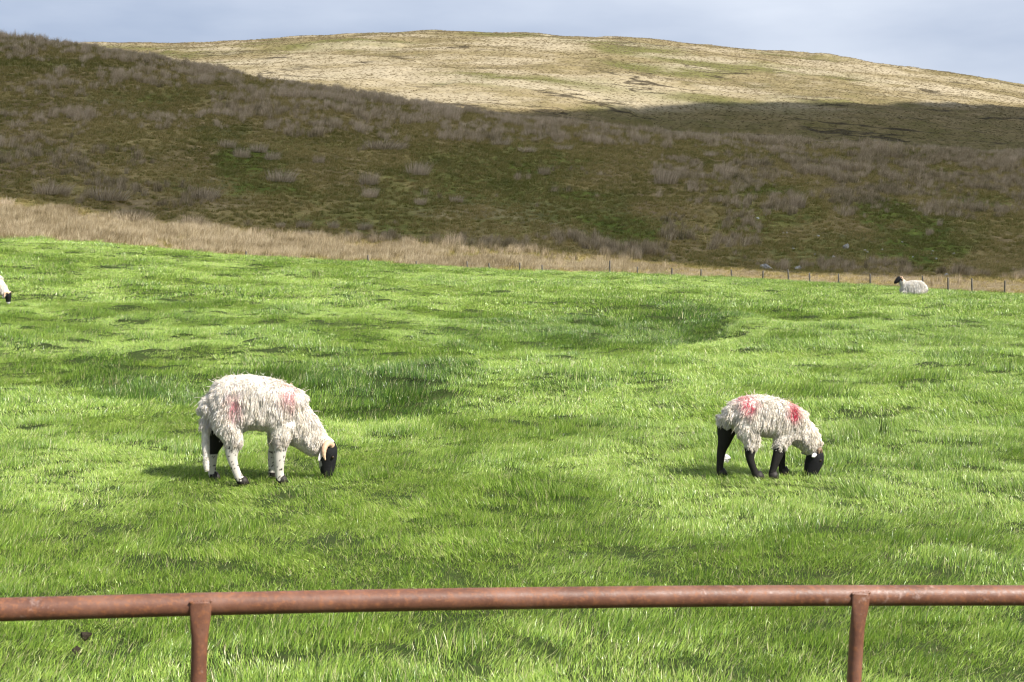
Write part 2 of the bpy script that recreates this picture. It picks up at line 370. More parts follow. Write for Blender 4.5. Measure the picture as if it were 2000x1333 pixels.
# near fell
uu = np.concatenate([np.linspace(-1.3, -.44, 60)[:-1], np.linspace(-.44, .44, 520), np.linspace(.44, 1.3, 60)[1:]])
def fell(name, ya, yb, n, far, label):
    yy = np.concatenate([np.linspace(ya, 800, n)[:-1], np.geomspace(800, yb, 40)]) if far else np.geomspace(ya, yb, n); U, Y = np.meshgrid(uu, yy); X = U * Y; Z = H_moor(X, Y)
    px, row = project(X, Y, Z)
    near = (Y < 285)
    if far:
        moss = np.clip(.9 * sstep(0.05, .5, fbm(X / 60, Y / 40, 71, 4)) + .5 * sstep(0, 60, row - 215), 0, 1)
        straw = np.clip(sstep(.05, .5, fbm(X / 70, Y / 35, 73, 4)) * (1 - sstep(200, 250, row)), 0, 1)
    else:
        moss = np.clip(emask(px, row, MOSS, 5) + .5 * sstep(.1, .5, fbm(X / 14, Y / 18, 77, 4)), 0, 1) * near; straw = np.clip(emask(px, row, STRAW, 6), 0, 1) * near
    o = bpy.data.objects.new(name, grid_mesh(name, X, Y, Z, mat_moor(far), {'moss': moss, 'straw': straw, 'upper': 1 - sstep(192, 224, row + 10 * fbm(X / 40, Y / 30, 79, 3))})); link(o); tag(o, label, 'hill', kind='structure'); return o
fell('near_fellside', YF, 330, 340, False, 'shaded moorland slope with moss and rush patches')
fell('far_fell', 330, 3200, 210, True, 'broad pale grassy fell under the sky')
gx = np.linspace(-9000, 9000, 30); X, Y = np.meshgrid(gx, gx)
o = bpy.data.objects.new('ground', grid_mesh('ground', X, Y, np.full(X.shape, -9.0), bpy.data.materials['pasture_soil'])); link(o); tag(o, 'land reaching to the horizon around the pasture', 'ground', kind='structure')

# ------------------------------------------------------------------ the cloud that shades the near fell
def make_cloud(Hc=430.0):
    t = NT('cloud_vapour'); m = t.bsdf((.86, .87, .9), 1.0, 0.0, transl=(.97, .97, .98), tfac=.8)
    pxs = np.linspace(-4200, 6200, 150); ed = []; yf_all = []
    for p in pxs:
        q = (p - 1000) / F
        yn = float(np.interp(p, [0, 600, 1300, 1600], [127, 124, 121, 118])) + 1.5 * fbm(np.array([p / 400.]), np.array([.3]), 91)[0]
        want = np.interp(p, [700, 900, 1000, 1250, 1500, 1750, 2000, 2600], [222, 220, 216, 197, 193, 196, 202, 290]) + 5 * fbm(np.array([p / 170.]), np.array([.7]), 92)[0]
        yt = np.linspace(355, 740, 300); _, rw = project(q * yt, yt, H_moor(q * yt, yt)); yf = float(yt[int(np.argmax(rw <= want))]) if (rw <= want).any() else 600.
        if p < 900: yf = min(yf, 430.)
        yf_all.append(yf); yf = float(np.mean(yf_all[-4:]))
        A = []
        for yv in (yn, yf):
            x = q * yv; z = float(H_moor(np.array([x]), np.array([yv]))[0]); A.append(np.array([x, yv, z]) + S * (Hc - z) / S[2])
        ed.append(A)
    ed = np.array(ed)                                        # (n,2,3)
    v = (1 - np.cos(np.linspace(0, math.pi, 46))) / 2
    P = ed[:, None, 0] * (1 - v[None, :, None]) + ed[:, None, 1] * v[None, :, None]
    n, k = P.shape[:2]
    prof = np.sqrt(np.clip(1 - (2 * v - 1) ** 2, 0, 1))[None, :] * np.sqrt(np.clip(np.sin(np.linspace(0, math.pi, n)), 0, 1))[:, None]
    nn = fbm(P[..., 0] / 70, P[..., 1] / 70, 95, 4)
    top = P.copy(); top[..., 2] += prof * (38 + 30 * nn); bot = P.copy(); bot[..., 2] -= prof * (7 + 7 * fbm(P[..., 0] / 40, P[..., 1] / 40, 97, 3))
    i = np.arange(n * k).reshape(n, k); f = np.stack([i[:-1, :-1], i[1:, :-1], i[1:, 1:], i[:-1, 1:]], -1).reshape(-1, 4)
    V = np.concatenate([top.reshape(-1, 3), bot.reshape(-1, 3)]); Fa = np.concatenate([f, f[:, ::-1] + n * k])
    o = bpy.data.objects.new('cloud', mesh_np('cloud', V, Fa, m)); link(o); tag(o, 'long grey cloud drifting overhead and shading the near fell', 'cloud', kind='structure')
make_cloud()

# ------------------------------------------------------------------ blades, clumps and scatter
def blades(n, rad, hmin, hmax, wid, lean, curve, seed, dry=0.05, seg=3, bias=(0, 0), gauss=False, fan=0.0, tipw=.12):
    """n grass blades as one mesh: returns V, F(quads), rnd, dry, tip"""
    r = np.random.default_rng(seed)
    a = r.uniform(0, 2 * math.pi, n); q = np.abs(r.normal(0, .5, n)) if gauss else np.sqrt(r.uniform(0, 1, n))
    q = np.minimum(q, 1.3); bx, by = rad * q * np.cos(a), rad * q * np.sin(a)
    h = r.uniform(hmin, hmax, n) * r.uniform(.75, 1.1, n)
    az = r.uniform(0, 2 * math.pi, n); L = np.abs(r.normal(0, lean, n))
    dx, dy = L * np.cos(az) + bias[0] + fan * q * np.cos(a), L * np.sin(az) + bias[1] + fan * q * np.sin(a)
    face = r.uniform(0, math.pi, n); wx, wy = np.cos(face), np.sin(face)
    w = wid * r.uniform(.6, 1.25, n)
    V = np.zeros((n, (seg + 1), 2, 3)); tip = np.zeros((n, seg + 1, 2))
    cv = curve * r.uniform(.4, 1.6, n)
    for i in range(seg + 1):
        s = i / seg; hh = h * (s - .16 * cv * s * s * np.hypot(dx, dy)); ox = h * (dx * s * .6 + dx * cv * s * s); oy = h * (dy * s * .6 + dy * cv * s * s)
        ww = w * .5 * (1 - (1 - tipw) * s ** 1.6)
        for j, sg in enumerate((-1, 1)):
            V[:, i, j, 0] = bx + ox + sg * ww * wx; V[:, i, j, 1] = by + oy + sg * ww * wy; V[:, i, j, 2] = hh
        tip[:, i] = s
    idx = np.arange(n * (seg + 1) * 2).reshape(n, seg + 1, 2)
    Fq = np.stack([idx[:, :-1, 0], idx[:, :-1, 1], idx[:, 1:, 1], idx[:, 1:, 0]], -1).reshape(-1, 4)
    rnd = np.repeat(r.uniform(0, 1, n), (seg + 1) * 2); dr = np.repeat((r.uniform(0, 1, n) < dry) * r.uniform(.5, 1, n), (seg + 1) * 2)
    return V.reshape(-1, 3), Fq, rnd, dr, tip.ravel()
def merge(parts):
    V, Fq, A, off = [], [], [[], [], []], 0
    for p in parts:
        V.append(p[0]); Fq.append(p[1] + off); off += len(p[0])
        for i in range(3): A[i].append(p[2 + i])
    return np.concatenate(V), np.concatenate(Fq), *[np.concatenate(a) for a in A]
def clump_mesh(name, mat, *parts):
    V, Fq, rnd, dr, tip = merge(parts)
    return mesh_np(name, V, Fq, mat, True, {'rnd': rnd, 'dry': dr, 'tip': tip})
def source_collection(name, meshes):
    c = bpy.data.collections.new(name)
    for i, m in enumerate(meshes): c.objects.link(bpy.data.objects.new('%s_%02d' % (name, i), m))
    return c
def scatter(name, coll, nvar, P, rot, scl, tint, label, cat, mat):
    me = bpy.data.meshes.new(name); me.vertices.add(len(P)); me.vertices.foreach_set('co', np.asarray(P, np.float32).ravel())
    def at(n, ty, key, a, dt=np.float32):
        t = me.attributes.new(n, ty, 'POINT'); t.data.foreach_set(key, np.asarray(a, dt).ravel())
    at('rot', 'FLOAT_VECTOR', 'vector', rot); at('scl', 'FLOAT_VECTOR', 'vector', scl); at('tint', 'FLOAT', 'value', tint)
    at('pick', 'INT', 'value', rng.integers(0, nvar, len(P)), np.int32)
    me.materials.append(mat)
    o = bpy.data.objects.new(name, me); link(o)
    g = bpy.data.node_groups.new(name, 'GeometryNodeTree')
    g.interface.new_socket('Geometry', in_out='INPUT', socket_type='NodeSocketGeometry'); g.interface.new_socket('Geometry', in_out='OUTPUT', socket_type='NodeSocketGeometry')
    N, L = g.nodes, g.links
    gi, go = N.new('NodeGroupInput'), N.new('NodeGroupOutput')
    ci = N.new('GeometryNodeCollectionInfo'); ci.inputs['Collection'].default_value = coll; ci.inputs['Separate Children'].default_value = True; ci.inputs['Reset Children'].default_value = True
    ip = N.new('GeometryNodeInstanceOnPoints'); ip.inputs['Pick Instance'].default_value = True
    def na(n, ty):
        a = N.new('GeometryNodeInputNamedAttribute'); a.data_type = ty; a.inputs['Name'].default_value = n; return a.outputs['Attribute']
    e2r = N.new('FunctionNodeEulerToRotation')
    L.new(gi.outputs[0], ip.inputs['Points']); L.new(ci.outputs[0], ip.inputs['Instance']); L.new(na('pick', 'INT'), ip.inputs['Instance Index'])
    L.new(na('rot', 'FLOAT_VECTOR'), e2r.inputs[0]); L.new(e2r.outputs[0], ip.inputs['Rotation']); L.new(na('scl', 'FLOAT_VECTOR'), ip.inputs['Scale'])
    L.new(ip.outputs[0], go.inputs[0])
    md = o.modifiers.new('scatter', 'NODES'); md.node_group = g
    return tag(o, label, cat, kind='stuff')
def wedge_points(ya, yb, dens, um):
    """uniform ground points between two depths inside the wedge |x/y| < um"""
    n = int(dens * um * (yb * yb - ya * ya)); y = np.sqrt(rng.uniform(ya * ya, yb * yb, n)); return rng.uniform(-um, um, n) * y, y

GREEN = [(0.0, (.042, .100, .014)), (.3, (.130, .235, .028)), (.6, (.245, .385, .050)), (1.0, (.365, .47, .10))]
M_grass = mat_blades('grass_blade', GREEN, (.50, .45, .27), tf=.20)
def grass_zone(name, ya, yb, dens, rad, n, h, wid, um, label, lean=.52):
    meshes = []
    for i in range(7):
        parts = [blades(n, rad, h * .45, h * 1.5, wid, lean, .9, 100 + i, .08, bias=(.55, .08)), blades(max(n // 5, 4), rad, h * .3, h * .6, wid, .9, 1., 200 + i, .12)]
        if i % 3 == 0: parts.append(blades(max(2, n // 70), rad, h * 1.3, h * 2.0, wid * .55, .5, .6, 300 + i, .9))
        meshes.append(clump_mesh('%s_%d' % (name, i), M_grass, *parts))
    c = source_collection(name + '_source', meshes)
    x, y = wedge_points(ya, yb, dens, um); z = on_field(x, y)
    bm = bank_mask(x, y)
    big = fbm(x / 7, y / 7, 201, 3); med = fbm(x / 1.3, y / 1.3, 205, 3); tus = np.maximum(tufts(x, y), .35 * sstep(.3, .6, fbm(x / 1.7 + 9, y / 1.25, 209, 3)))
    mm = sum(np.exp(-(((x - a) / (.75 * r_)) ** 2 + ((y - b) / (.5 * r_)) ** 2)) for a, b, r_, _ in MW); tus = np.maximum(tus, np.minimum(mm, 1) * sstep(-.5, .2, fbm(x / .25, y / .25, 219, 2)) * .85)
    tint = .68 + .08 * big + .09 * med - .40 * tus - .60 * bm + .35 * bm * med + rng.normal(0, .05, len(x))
    hs = (1 + .08 * big + .15 * med + 1.3 * tus + 1.2 * bm + .2 * (1 - sstep(5.5, 8, y))) * rng.uniform(.7, 1.3, len(x)) * (1 - .25 * np.minimum(1, sum(np.exp(-(((x - a) / .9) ** 2 + ((y - b) / .5) ** 2)) for a, b in ((-1.72, 10.05), (1.87, 10.25)))))
    ang = 4.5 * fbm(x / 1.6, y / 1.6, 213, 3) + rng.normal(0, .5, len(x)) + math.pi * .15
    rot = np.stack([rng.normal(0, .1, len(x)), rng.normal(0, .1, len(x)), ang], -1)
    s = rng.uniform(.85, 1.2, len(x)); scl = np.stack([s, s, np.maximum(hs, .35) * s], -1)
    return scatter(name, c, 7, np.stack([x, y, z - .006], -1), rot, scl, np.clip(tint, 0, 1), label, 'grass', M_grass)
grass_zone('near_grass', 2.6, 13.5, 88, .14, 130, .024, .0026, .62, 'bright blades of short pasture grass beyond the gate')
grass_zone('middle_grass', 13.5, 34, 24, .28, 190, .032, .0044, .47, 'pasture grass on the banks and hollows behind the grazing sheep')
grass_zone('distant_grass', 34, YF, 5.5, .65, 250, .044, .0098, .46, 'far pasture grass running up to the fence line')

# rough moorland vegetation
M_straw = mat_blades('straw_blade', [(0, (.15, .12, .06)), (.4, (.30, .24, .13)), (.75, (.41, .35, .22)), (1, (.51, .445, .31))], (.52, .46, .31), spec=.25, rough=.6, tf=.25, tmul=(1.1, 1.05, .9))
M_rush = mat_blades('rush_blade', [(0, (.13, .12, .05)), (.35, (.27, .22, .115)), (.7, (.43, .355, .225)), (1, (.58, .49, .35))], (.56, .46, .3), spec=.25, rough=.6, tf=.2, tmul=(1.1, 1.05, .95))
M_bent = mat_blades('bent_grass_blade', [(0, (.105, .13, .025)), (.35, (.205, .19, .045)), (.65, (.32, .262, .09)), (1, (.45, .365, .175))], (.40, .31, .17), spec=.2, rough=.6, tf=.2, tmul=(1.1, 1.1, .8))
def clumps(name, mat, nvar, n, rad, hmin, hmax, wid, lean, curve, dry, bias, gauss, fan):
    return source_collection(name + '_source', [clump_mesh('%s_%d' % (name, i), mat, blades(n, rad, hmin, hmax, wid, lean, curve, 500 + i, dry, bias=bias, gauss=gauss, fan=fan)) for i in range(nvar)])
C_straw = clumps('straw', M_straw, 6, 110, .55, .35, .75, .022, .3, .6, .1, (.22, 0), True, .2)
C_rush = clumps('rush', M_rush, 6, 120, .42, .5, 1.05, .026, .16, .35, .15, (.16, 0), True, .3)
C_bent = clumps('bent', M_bent, 6, 80, .45, .14, .38, .028, .45, .7, .10, (.2, 0), True, .4)
def moor_points(ya, yb, dens, um=.46):
    x, y = wedge_points(ya, yb, dens, um); z = H_moor(x, y); px, row = project(x, y, z); return x, y, z, px, row
def put(name, coll, sel, P, scale, tint, label, mat, zs=1.0):
    x, y, z = [a[sel] for a in P[:3]]; n = len(x); s = scale[sel] * rng.uniform(.7, 1.3, n)
    rot = np.stack([rng.normal(0, .12, n), rng.normal(0, .12, n), rng.normal(0, .6, n)], -1)
    scatter(name, coll, 6, np.stack([x, y, z - .02], -1), rot, np.stack([s, s, s * zs * rng.uniform(.8, 1.25, n)], -1), np.clip(tint[sel] + rng.normal(0, .15, n), 0, 1), label, 'grass', mat)
# near fell: bent grass everywhere, rushes in swathes, straw grass along the foot
P = moor_points(YF, 285, 3.2); x, y, z, px, row = P
m_moss, m_rush, m_straw = emask(px, row, MOSS, 5), emask(px, row, RUSH, 7), emask(px, row, STRAW, 6)
keep = rng.uniform(0, 1, len(x)) < (.75 - .4 * np.clip(m_straw, 0, 1))
put('bent_grass', C_bent, keep, P, np.interp(y, [98, 260], [.75, 1.25]), .50 + .3 * fbm(x / 9, y / 12, 301, 4) - .38 * m_moss + .06 + .22 * m_straw + .1 * np.clip(m_rush, 0, 1), 'low olive and brown bent grass on the shaded slope', M_bent)
P = moor_points(YF, 285, 1.9); x, y, z, px, row = P
m_rush = emask(px, row, RUSH, 7) + .25 * sstep(.25, .6, fbm(x / 8, y / 11, 307, 3)) * (1 - emask(px, row, MOSS, 5)) + .5 * sstep(-34, -4, smooth_interp(px, R1X, R1Y) - row) * (row < 330)
keep = rng.uniform(0, 1, len(x)) < .85 * np.clip(m_rush, 0, 1.3) * sstep(-.35, .25, fbm(x / 3.2, y / 4.5, 311, 3))
put('rush_swathe', C_rush, keep, P, np.interp(y, [98, 260], [.85, 1.35]) * (.8 + .4 * fbm(x / 6, y / 6, 313, 2)), .5 + .3 * fbm(x / 7, y / 9, 317, 3) + .26 * (1 - sstep(230, 330, row)), 'brown and purplish rushes in swathes across the shaded slope', M_rush)
P = moor_points(YF + .6, 130, 7.0); x, y, z, px, row = P
m_straw = emask(px, row, STRAW, 6); keep = rng.uniform(0, 1, len(x)) < .95 * np.clip(m_straw, 0, 1)
tall = np.interp(px, [0, 900, 1250, 1400], [1.05, .9, .6, .34])
put('straw_grass', C_straw, keep, P, tall * (.9 + .4 * fbm(x / 4, y / 4, 321, 3)), .55 + .45 * fbm(x / 3.5, y / 2.5, 323, 3), 'tall bleached straw grass along the foot of the fell', M_straw)
# far fell
M_fell = mat_blades('fell_grass_blade', [(0, (.13, .112, .052)), (.4, (.195, .158, .082)), (.75, (.275, .228, .142)), (1, (.34, .287, .195))], (.34, .29, .19), spec=.15, rough=.7, tf=.25, tmul=(1.1, 1.05, .9))
C_fell = clumps('fell', M_fell, 6, 110, .62, .25, .7, .03, .4, .7, .1, (.22, 0), True, .3)
P = moor_points(340, 790, .5); x, y, z, px, row = P
upslope = 1 - sstep(195, 230, row)  # clump tint falls towards the browner lower slope
put('far_fell_grass', C_fell, rng.uniform(0, 1, len(x)) < .75, P, np.interp(y, [340, 760], [1.0, 1.5]) * .75, .66 + .45 * fbm(x / 55, y / 22, 331, 4) - .45 * (1 - upslope), 'pale tussock grass on the sunlit far fell', M_fell, zs=.3)

# ------------------------------------------------------------------ single rush tussocks
def tussock_mesh(i, n=330, w=1.0):
    return clump_mesh('rush_tussock_%d' % i, M_tus, blades(n, .62 * w, .45, 1.0, .022, .16, .35, 900 + i, .25, bias=(.16, 0), gauss=False, fan=.42), blades(n // 2, .7 * w, .2, .5, .022, .4, .6, 950 + i, .1, fan=.6))
M_tus = mat_blades('tussock_blade', [(0, (.20, .165, .10)), (.5, (.40, .335, .225)), (1, (.56, .47, .345))], (.6, .5, .35), spec=.2, rough=.6, tf=.2, tmul=(1.1, 1.05, .95))
for nd in M_tus.node_tree.nodes:                       # these are objects, so their tint comes from the object itself
    if nd.type == 'ATTRIBUTE' and nd.attribute_name == 'tint': nd.attribute_type = 'OBJECT'; nd.attribute_name = '["tint"]'
TM = [tussock_mesh(i) for i in range(5)]
TUS = [(547, 356, 76, 30), (622, 319, 30, 20), (750, 293, 92, 24), (815, 342, 60, 30), (720, 361, 46, 30), (722, 386, 40, 24), (472, 308, 40, 26), (505, 298, 42, 22), (442, 289, 44, 20), (820, 400, 30, 16),
       (890, 396, 34, 17), (592, 445, 36, 18), (650, 446, 28, 18), (712, 449, 36, 18), (885, 486, 44, 38), (547, 445, 24, 14), (375, 442, 52, 30), (262, 436, 84, 26), (400, 388, 74, 28), (532, 313, 36, 20), (10, 403, 40, 22),
       (1097, 294, 50, 14), (1027, 298, 44, 14), (1385, 308, 30, 16), (1062, 342, 30, 20), (1557, 406, 40, 34), (1300, 360, 60, 36), (1815, 460, 18, 18), (1835, 442, 14, 18), (210, 392, 120, 34), (100, 380, 90, 28), (975, 284, 50, 14), (1470, 548, 10, 12), (1657, 542, 18, 12), (1780, 548, 20, 10), (1995, 545, 22, 24)]
for i, (px, row, w, h) in enumerate(TUS):
    x, y, z = hit(px, row, 100, 300); sw, sh = w / F * y / 1.75, h / F * y / 0.95
    o = bpy.data.objects.new('rush_tussock', TM[i % 5]); link(o); o.location = (x, y, z - .04); o.scale = (sw, min(sw, 1.6), sh); o.rotation_euler = (0, 0, rng.normal(0, .25))
    o['tint'] = float(np.clip(.55 + rng.normal(0, .18), 0, 1))
    own = {0: 'broad domed rush tussock at the edge of the brightest moss patch', 2: 'long low grey rush clump stretched along the middle slope', 14: 'tall rush tussock rising from the straw grass at the slope foot',
           32: 'small dark tuft in the tan strip below the wide grey boulder', 33: 'dark tuft in the tan strip midway between boulders and resting sheep', 34: 'dark tuft in the tan strip just behind the resting sheep'}.get(i)
    tag(o, own or 'grey brown rush tussock standing out on the mossy shaded slope', 'tussock', None if own else 'single rush tussocks on the near fell')

# ------------------------------------------------------------------ stones
def stone_mesh(i, mat):
    r = np.random.default_rng(40 + i); n, k = 14, 9
    th = np.linspace(0, 2 * math.pi, n, endpoint=False); ph = np.linspace(.12, math.pi - .12, k)
    Pn = np.stack([np.outer(np.sin(ph), np.cos(th)), np.outer(np.sin(ph), np.sin(th)), np.outer(np.cos(ph), np.ones(n))], -1)
    for _ in range(11):                               # chop planes
        d = r.normal(0, 1, 3); d /= np.linalg.norm(d); c = r.uniform(.55, .85); q = np.maximum(Pn @ d - c, 0); Pn = Pn - q[..., None] * d
    Pn = Pn + r.normal(0, .025, Pn.shape); Pn[..., 2] *= .75
    V = np.concatenate([Pn.reshape(-1, 3), Pn[0].mean(0)[None], Pn[-1].mean(0)[None]])
    idx = np.arange(n * k).reshape(k, n); j = np.roll(idx, -1, 1)
    f = [tuple(q) for q in np.stack([idx[:-1], idx[1:], j[1:], j[:-1]], -1).reshape(-1, 4)] + [(n * k, idx[0, a], j[0, a]) for a in range(n)] + [(n * k + 1, j[-1, a], idx[-1, a]) for a in range(n)]
    me = bpy.data.meshes.new('stone_%d' % i); me.from_pydata(V.tolist(), [], [[int(q) for q in a] for a in f]); me.materials.append(mat); me.update(); return me
t = NT('limestone'); co = t.coord(); a = t.noise(3, 6, .65, co); b = t.noise(11, 4, .6, co)
M_stone = t.bsdf(t.mix(t.ramp(b, [(.5, (0, 0, 0)), (.7, (.7, .7, .7))]), t.ramp(a, [(.3, (.17, .165, .15)), (.65, (.42, .41, .38))]), (.12, .125, .07)), .9, .2, a, .5, .1)
t = NT('pale_stone'); co = t.coord(); a = t.noise(3, 5, .6, co); M_pale = t.bsdf(t.ramp(a, [(.3, (.34, .33, .30)), (.7, (.60, .59, .55))]), .9, .2, a, .4, .1)
SM = [stone_mesh(i, M_stone) for i in range(3)]; SP = [stone_mesh(i + 3, M_pale) for i in range(3)]
def stone(px, row, w, h, me, label, group=None, name='boulder', cat='boulder', y0=60):
    x, y, z = hit(px, row, y0, 300); s = w / F * y / 1.75
    o = bpy.data.objects.new(name, me); link(o); o.location = (x, y, z + s * .12); o.scale = (s, s * .9, h / F * y / 1.15); o.rotation_euler = (0, 0, rng.uniform(0, 6)); return tag(o, label, cat, group)
stone(1653, 486, 15, 16, SM[0], 'grey upright boulder alone halfway up the mossy slope')
stone(1496, 526, 30, 15, SM[2], 'wide grey boulder half sunk among rushes at the slope foot')
stone(1557, 527, 20, 11, SM[0], 'smaller rounded grey boulder beside the wide one at the slope foot')
stone(1848, 539, 11, 8, SM[2], 'pale boulder lying at the slope foot above the resting sheep', None)
stone(1592, 500, 9, 7, SM[2], 'bluish grey stone between the upright boulder and the slope foot')
for i, (px, row) in enumerate([(1628, 503), (1548, 483), (1567, 490), (1529, 456), (1537, 456), (1598, 463), (1660, 517), (1694, 493), (1630, 508), (1820, 497), (1828, 507), (1862, 497), (1872, 525), (1888, 535), (1910, 532), (1723, 490), (1690, 490), (1783, 503), (1822, 492), (1497, 421), (1321, 417), (1645, 520), (1600, 516), (1549, 487), (1762, 474), (1700, 505), (1480, 428)]):
    stone(px, row, rng.uniform(4, 8), rng.uniform(3, 5.5), SP[i % 3], 'small pale stone lying on the mossy slope', 'small pale stones scattered on the slope', 'stone', 'stone')

# ------------------------------------------------------------------ wire fence at the far edge of the pasture
t = NT('weathered_wood'); co = t.coord('Object', (1, 1, .15)); a = t.noise(30, 4, .6, co); M_wood = t.bsdf(t.ramp(a, [(.3, (.06, .055, .045)), (.7, (.17, .15, .125))]), .9, .15, a, .5, .01)
t = NT('galvanised_wire'); M_wire = t.bsdf((.3, .3, .29), .5, .5, metallic=.6)
def tube(pts, rad, mat, name, n=8, lat=(0, 1, 0), cap=True, sup=1.0):
    """swept tube; rad (k,) or (k,2) = along lat / across"""
    pts = np.asarray(pts, float); rad = np.asarray(rad, float); k = len(pts)
    if rad.ndim == 0: rad = np.full((k, 2), float(rad))
    if rad.ndim == 1: rad = np.stack([rad, rad], -1)
    T = np.gradient(pts, axis=0); T /= np.linalg.norm(T, axis=1)[:, None]
    La = np.asarray(lat, float)[None] - T * (T @ np.asarray(lat, float))[:, None]; La /= np.linalg.norm(La, axis=1)[:, None]; N = np.cross(T, La)
    th = np.linspace(0, 2 * math.pi, n, endpoint=False)
    cs_, sn_ = [np.sign(a) * np.abs(a) ** sup for a in (np.cos(th), np.sin(th))]
    R = pts[:, None] + La[:, None] * (rad[:, :1] * cs_)[..., None] + N[:, None] * (rad[:, 1:] * sn_)[..., None]
    V = np.concatenate([R.reshape(-1, 3), pts[:1], pts[-1:]]); i = np.arange(k * n).reshape(k, n); j = np.roll(i, -1, 1)
    f = np.stack([i[:-1], j[:-1], j[1:], i[1:]], -1).reshape(-1, 4).tolist()
    if cap: f += [[k * n, j[0, a], i[0, a]] for a in range(n)] + [[k * n + 1, i[-1, a], j[-1, a]] for a in range(n)]
    return V, f
def obj_from(name, V, f, mat, parent=None, smooth=True):
    me = bpy.data.meshes.new(name); me.from_pydata(np.asarray(V).tolist(), [], [[int(q) for q in a] for a in f])
    if smooth: me.polygons.foreach_set('use_smooth', np.ones(len(me.polygons), bool))
    if mat: me.materials.append(mat)
    me.update(); return link(bpy.data.objects.new(name, me), parent)
FY = YF - 1.2
fx0, fz0 = (1191 - 1000) / F * FY, float(H((1191 - 1000) / F * FY, FY))
fence = empty('wire_fence', (fx0, FY, fz0)); tag(fence, 'old post and wire fence along the far edge of the pasture', 'fence')
PV, PF = tube([(0, 0, -.2), (.004, 0, .3), (-.004, .003, .7), (0, 0, .95), (0, 0, .985)], [.062, .06, .058, .056, .035], M_wood, 'p', 8)
PM = obj_from('fence_post', PV, PF, M_wood, fence); PMd = PM.data; first = True; tops = []
for px, hgt in [(-380, 1.0), (-180, 1.0), (30, 1.0), (250, 1.), (480, 1.), (722, 1.28), (814, .9), (914, 1.0), (957, .95), (1015, 1.0), (1060, .9), (1191, 1.35), (1245, .95), (1312, .95), (1369, .95), (1430, .98), (1490, .95), (1541, .98), (1582, .9), (1638, .92), (1700, 1.0), (1762, .9), (1803, 1.05), (1852, 1.05), (1899, 1.05), (1962, 1.1), (2030, 1.), (2100, 1.), (2180, 1.)]:
    x = (px - 1000) / F * FY; z = float(H(x, FY)); o = PM if first else link(bpy.data.objects.new('fence_post', PMd), fence); first = False
    o.location = (x - fx0, 0, z - fz0); o.scale = (1, 1, hgt); o.rotation_euler = (rng.normal(0, .04), rng.normal(0, .07) + (-.2 if px == 1962 else 0), rng.uniform(0, 3)); tops.append((x - fx0, z - fz0, hgt))
for hh in (.35, .62, .88):
    pts = []
    for (xa, za, ha), (xb, zb, hb) in zip(tops[:-1], tops[1:]):
        for s in (0, .5): pts.append((xa + (xb - xa) * s, -.055, za + (zb - za) * s + hh * .95 - (.015 if s else 0)))
    V, f = tube(pts, .0022, M_wire, 'w', 4); obj_from('wire', V, f, M_wire, fence)

# ------------------------------------------------------------------ rusty tube gate in front of the camera
def mat_rust():
    t = NT('rusty_painted_steel'); co = t.coord('Object')
    a = t.noise(9, 6, .6, co); b = t.noise(85, 5, .7, co); c = t.noise(260, 3, .6, co)
    col = t.ramp(a, [(.3, (.090, .036, .021)), (.5, (.132, .055, .032)), (.72, (.185, .088, .058))])
    col = t.mix(t.ramp(b, [(.5, (0, 0, 0)), (.66, (.75, .75, .75))]), col, (.24, .090, .035))
    col = t.mix(t.ramp(b, [(.28, (.8, .8, .8)), (.40, (0, 0, 0))]), col, (.085, .038, .026))
    pale = t.math('MULTIPLY', t.noise(5.5, 3, .5, t.coord('Object', (.5, 1, 1))), t.noise(48, 4, .6, co))
    col = t.mix(t.ramp(pale, [(.345, (0, 0, 0)), (.43, (.5, .5, .5))]), col, (.42, .30, .26))
    return t.bsdf(col, t.ramp(b, [(.3, (.40, .40, .40)), (.7, (.66, .66, .66))]), .45, t.math('ADD', b, t.math('MULTIPLY', c, .5)), .45, .0016)
M_rust = mat_rust(); D = .0483
rp = np.array([-1500, -800, -300, 0, 175, 350, 525, 700, 1000, 1400, 1700, 2000, 2400, 3000]); rr = np.array([1215, 1210, 1200, 1191, 1186.5, 1181.5, 1177.5, 1174, 1169, 1164.5, 1163.5, 1163.5, 1164.5, 1166])
th = 45.5 + (39 - 45.5) * rp / 2000.0; gy = F * D / th; gx_ = (rp - 1000) / F * gy; gz = CAMZ + (HOR - rr) / F * gy
sp = np.linspace(0, len(rp) - 1, 500); RX = np.interp(sp, np.arange(len(rp)), gx_); RY = np.interp(sp, np.arange(len(rp)), gy); RZ = np.interp(sp, np.arange(len(rp)), gz)
ker = np.ones(35) / 35
def sm(a): return np.convolve(np.pad(a, 17, mode='reflect', reflect_type='odd'), ker, mode='valid')
RX, RY, RZ = sm(RX), sm(RY), sm(RZ)
m = (RX > -2.15) & (RX < 1.75); RX, RY, RZ = RX[m], RY[m], RZ[m]
gx0, gy0 = float(RX[0]), float(RY[0]); gz0 = float(H_field(np.array([gx0]), np.array([gy0]))[0])
gate = empty('gate', (gx0, gy0, gz0)); tag(gate, 'rusty red brown tube gate with bent top rail in front of pasture', 'gate')
O = np.array([gx0, gy0, gz0])
rail = np.stack([RX, RY, RZ], -1)
V, f = tube((rail - O)[::4], D / 2, M_rust, 'r', 28, (0, 0, 1)); obj_from('top_rail', V, f, M_rust, gate)
for k in range(4):
    q = rail.copy(); q[:, 2] -= (.26, .47, .66, .83)[k]; V, f = tube((q - O)[::12], .0165, M_rust, 'r', 12, (0, 0, 1)); obj_from('lower_rail', V, f, M_rust, gate)
dirr = (rail[-1] - rail[0]); dirr[2] = 0; dirr /= np.linalg.norm(dirr); nrm = np.array([dirr[1], -dirr[0], 0.])       # towards the camera
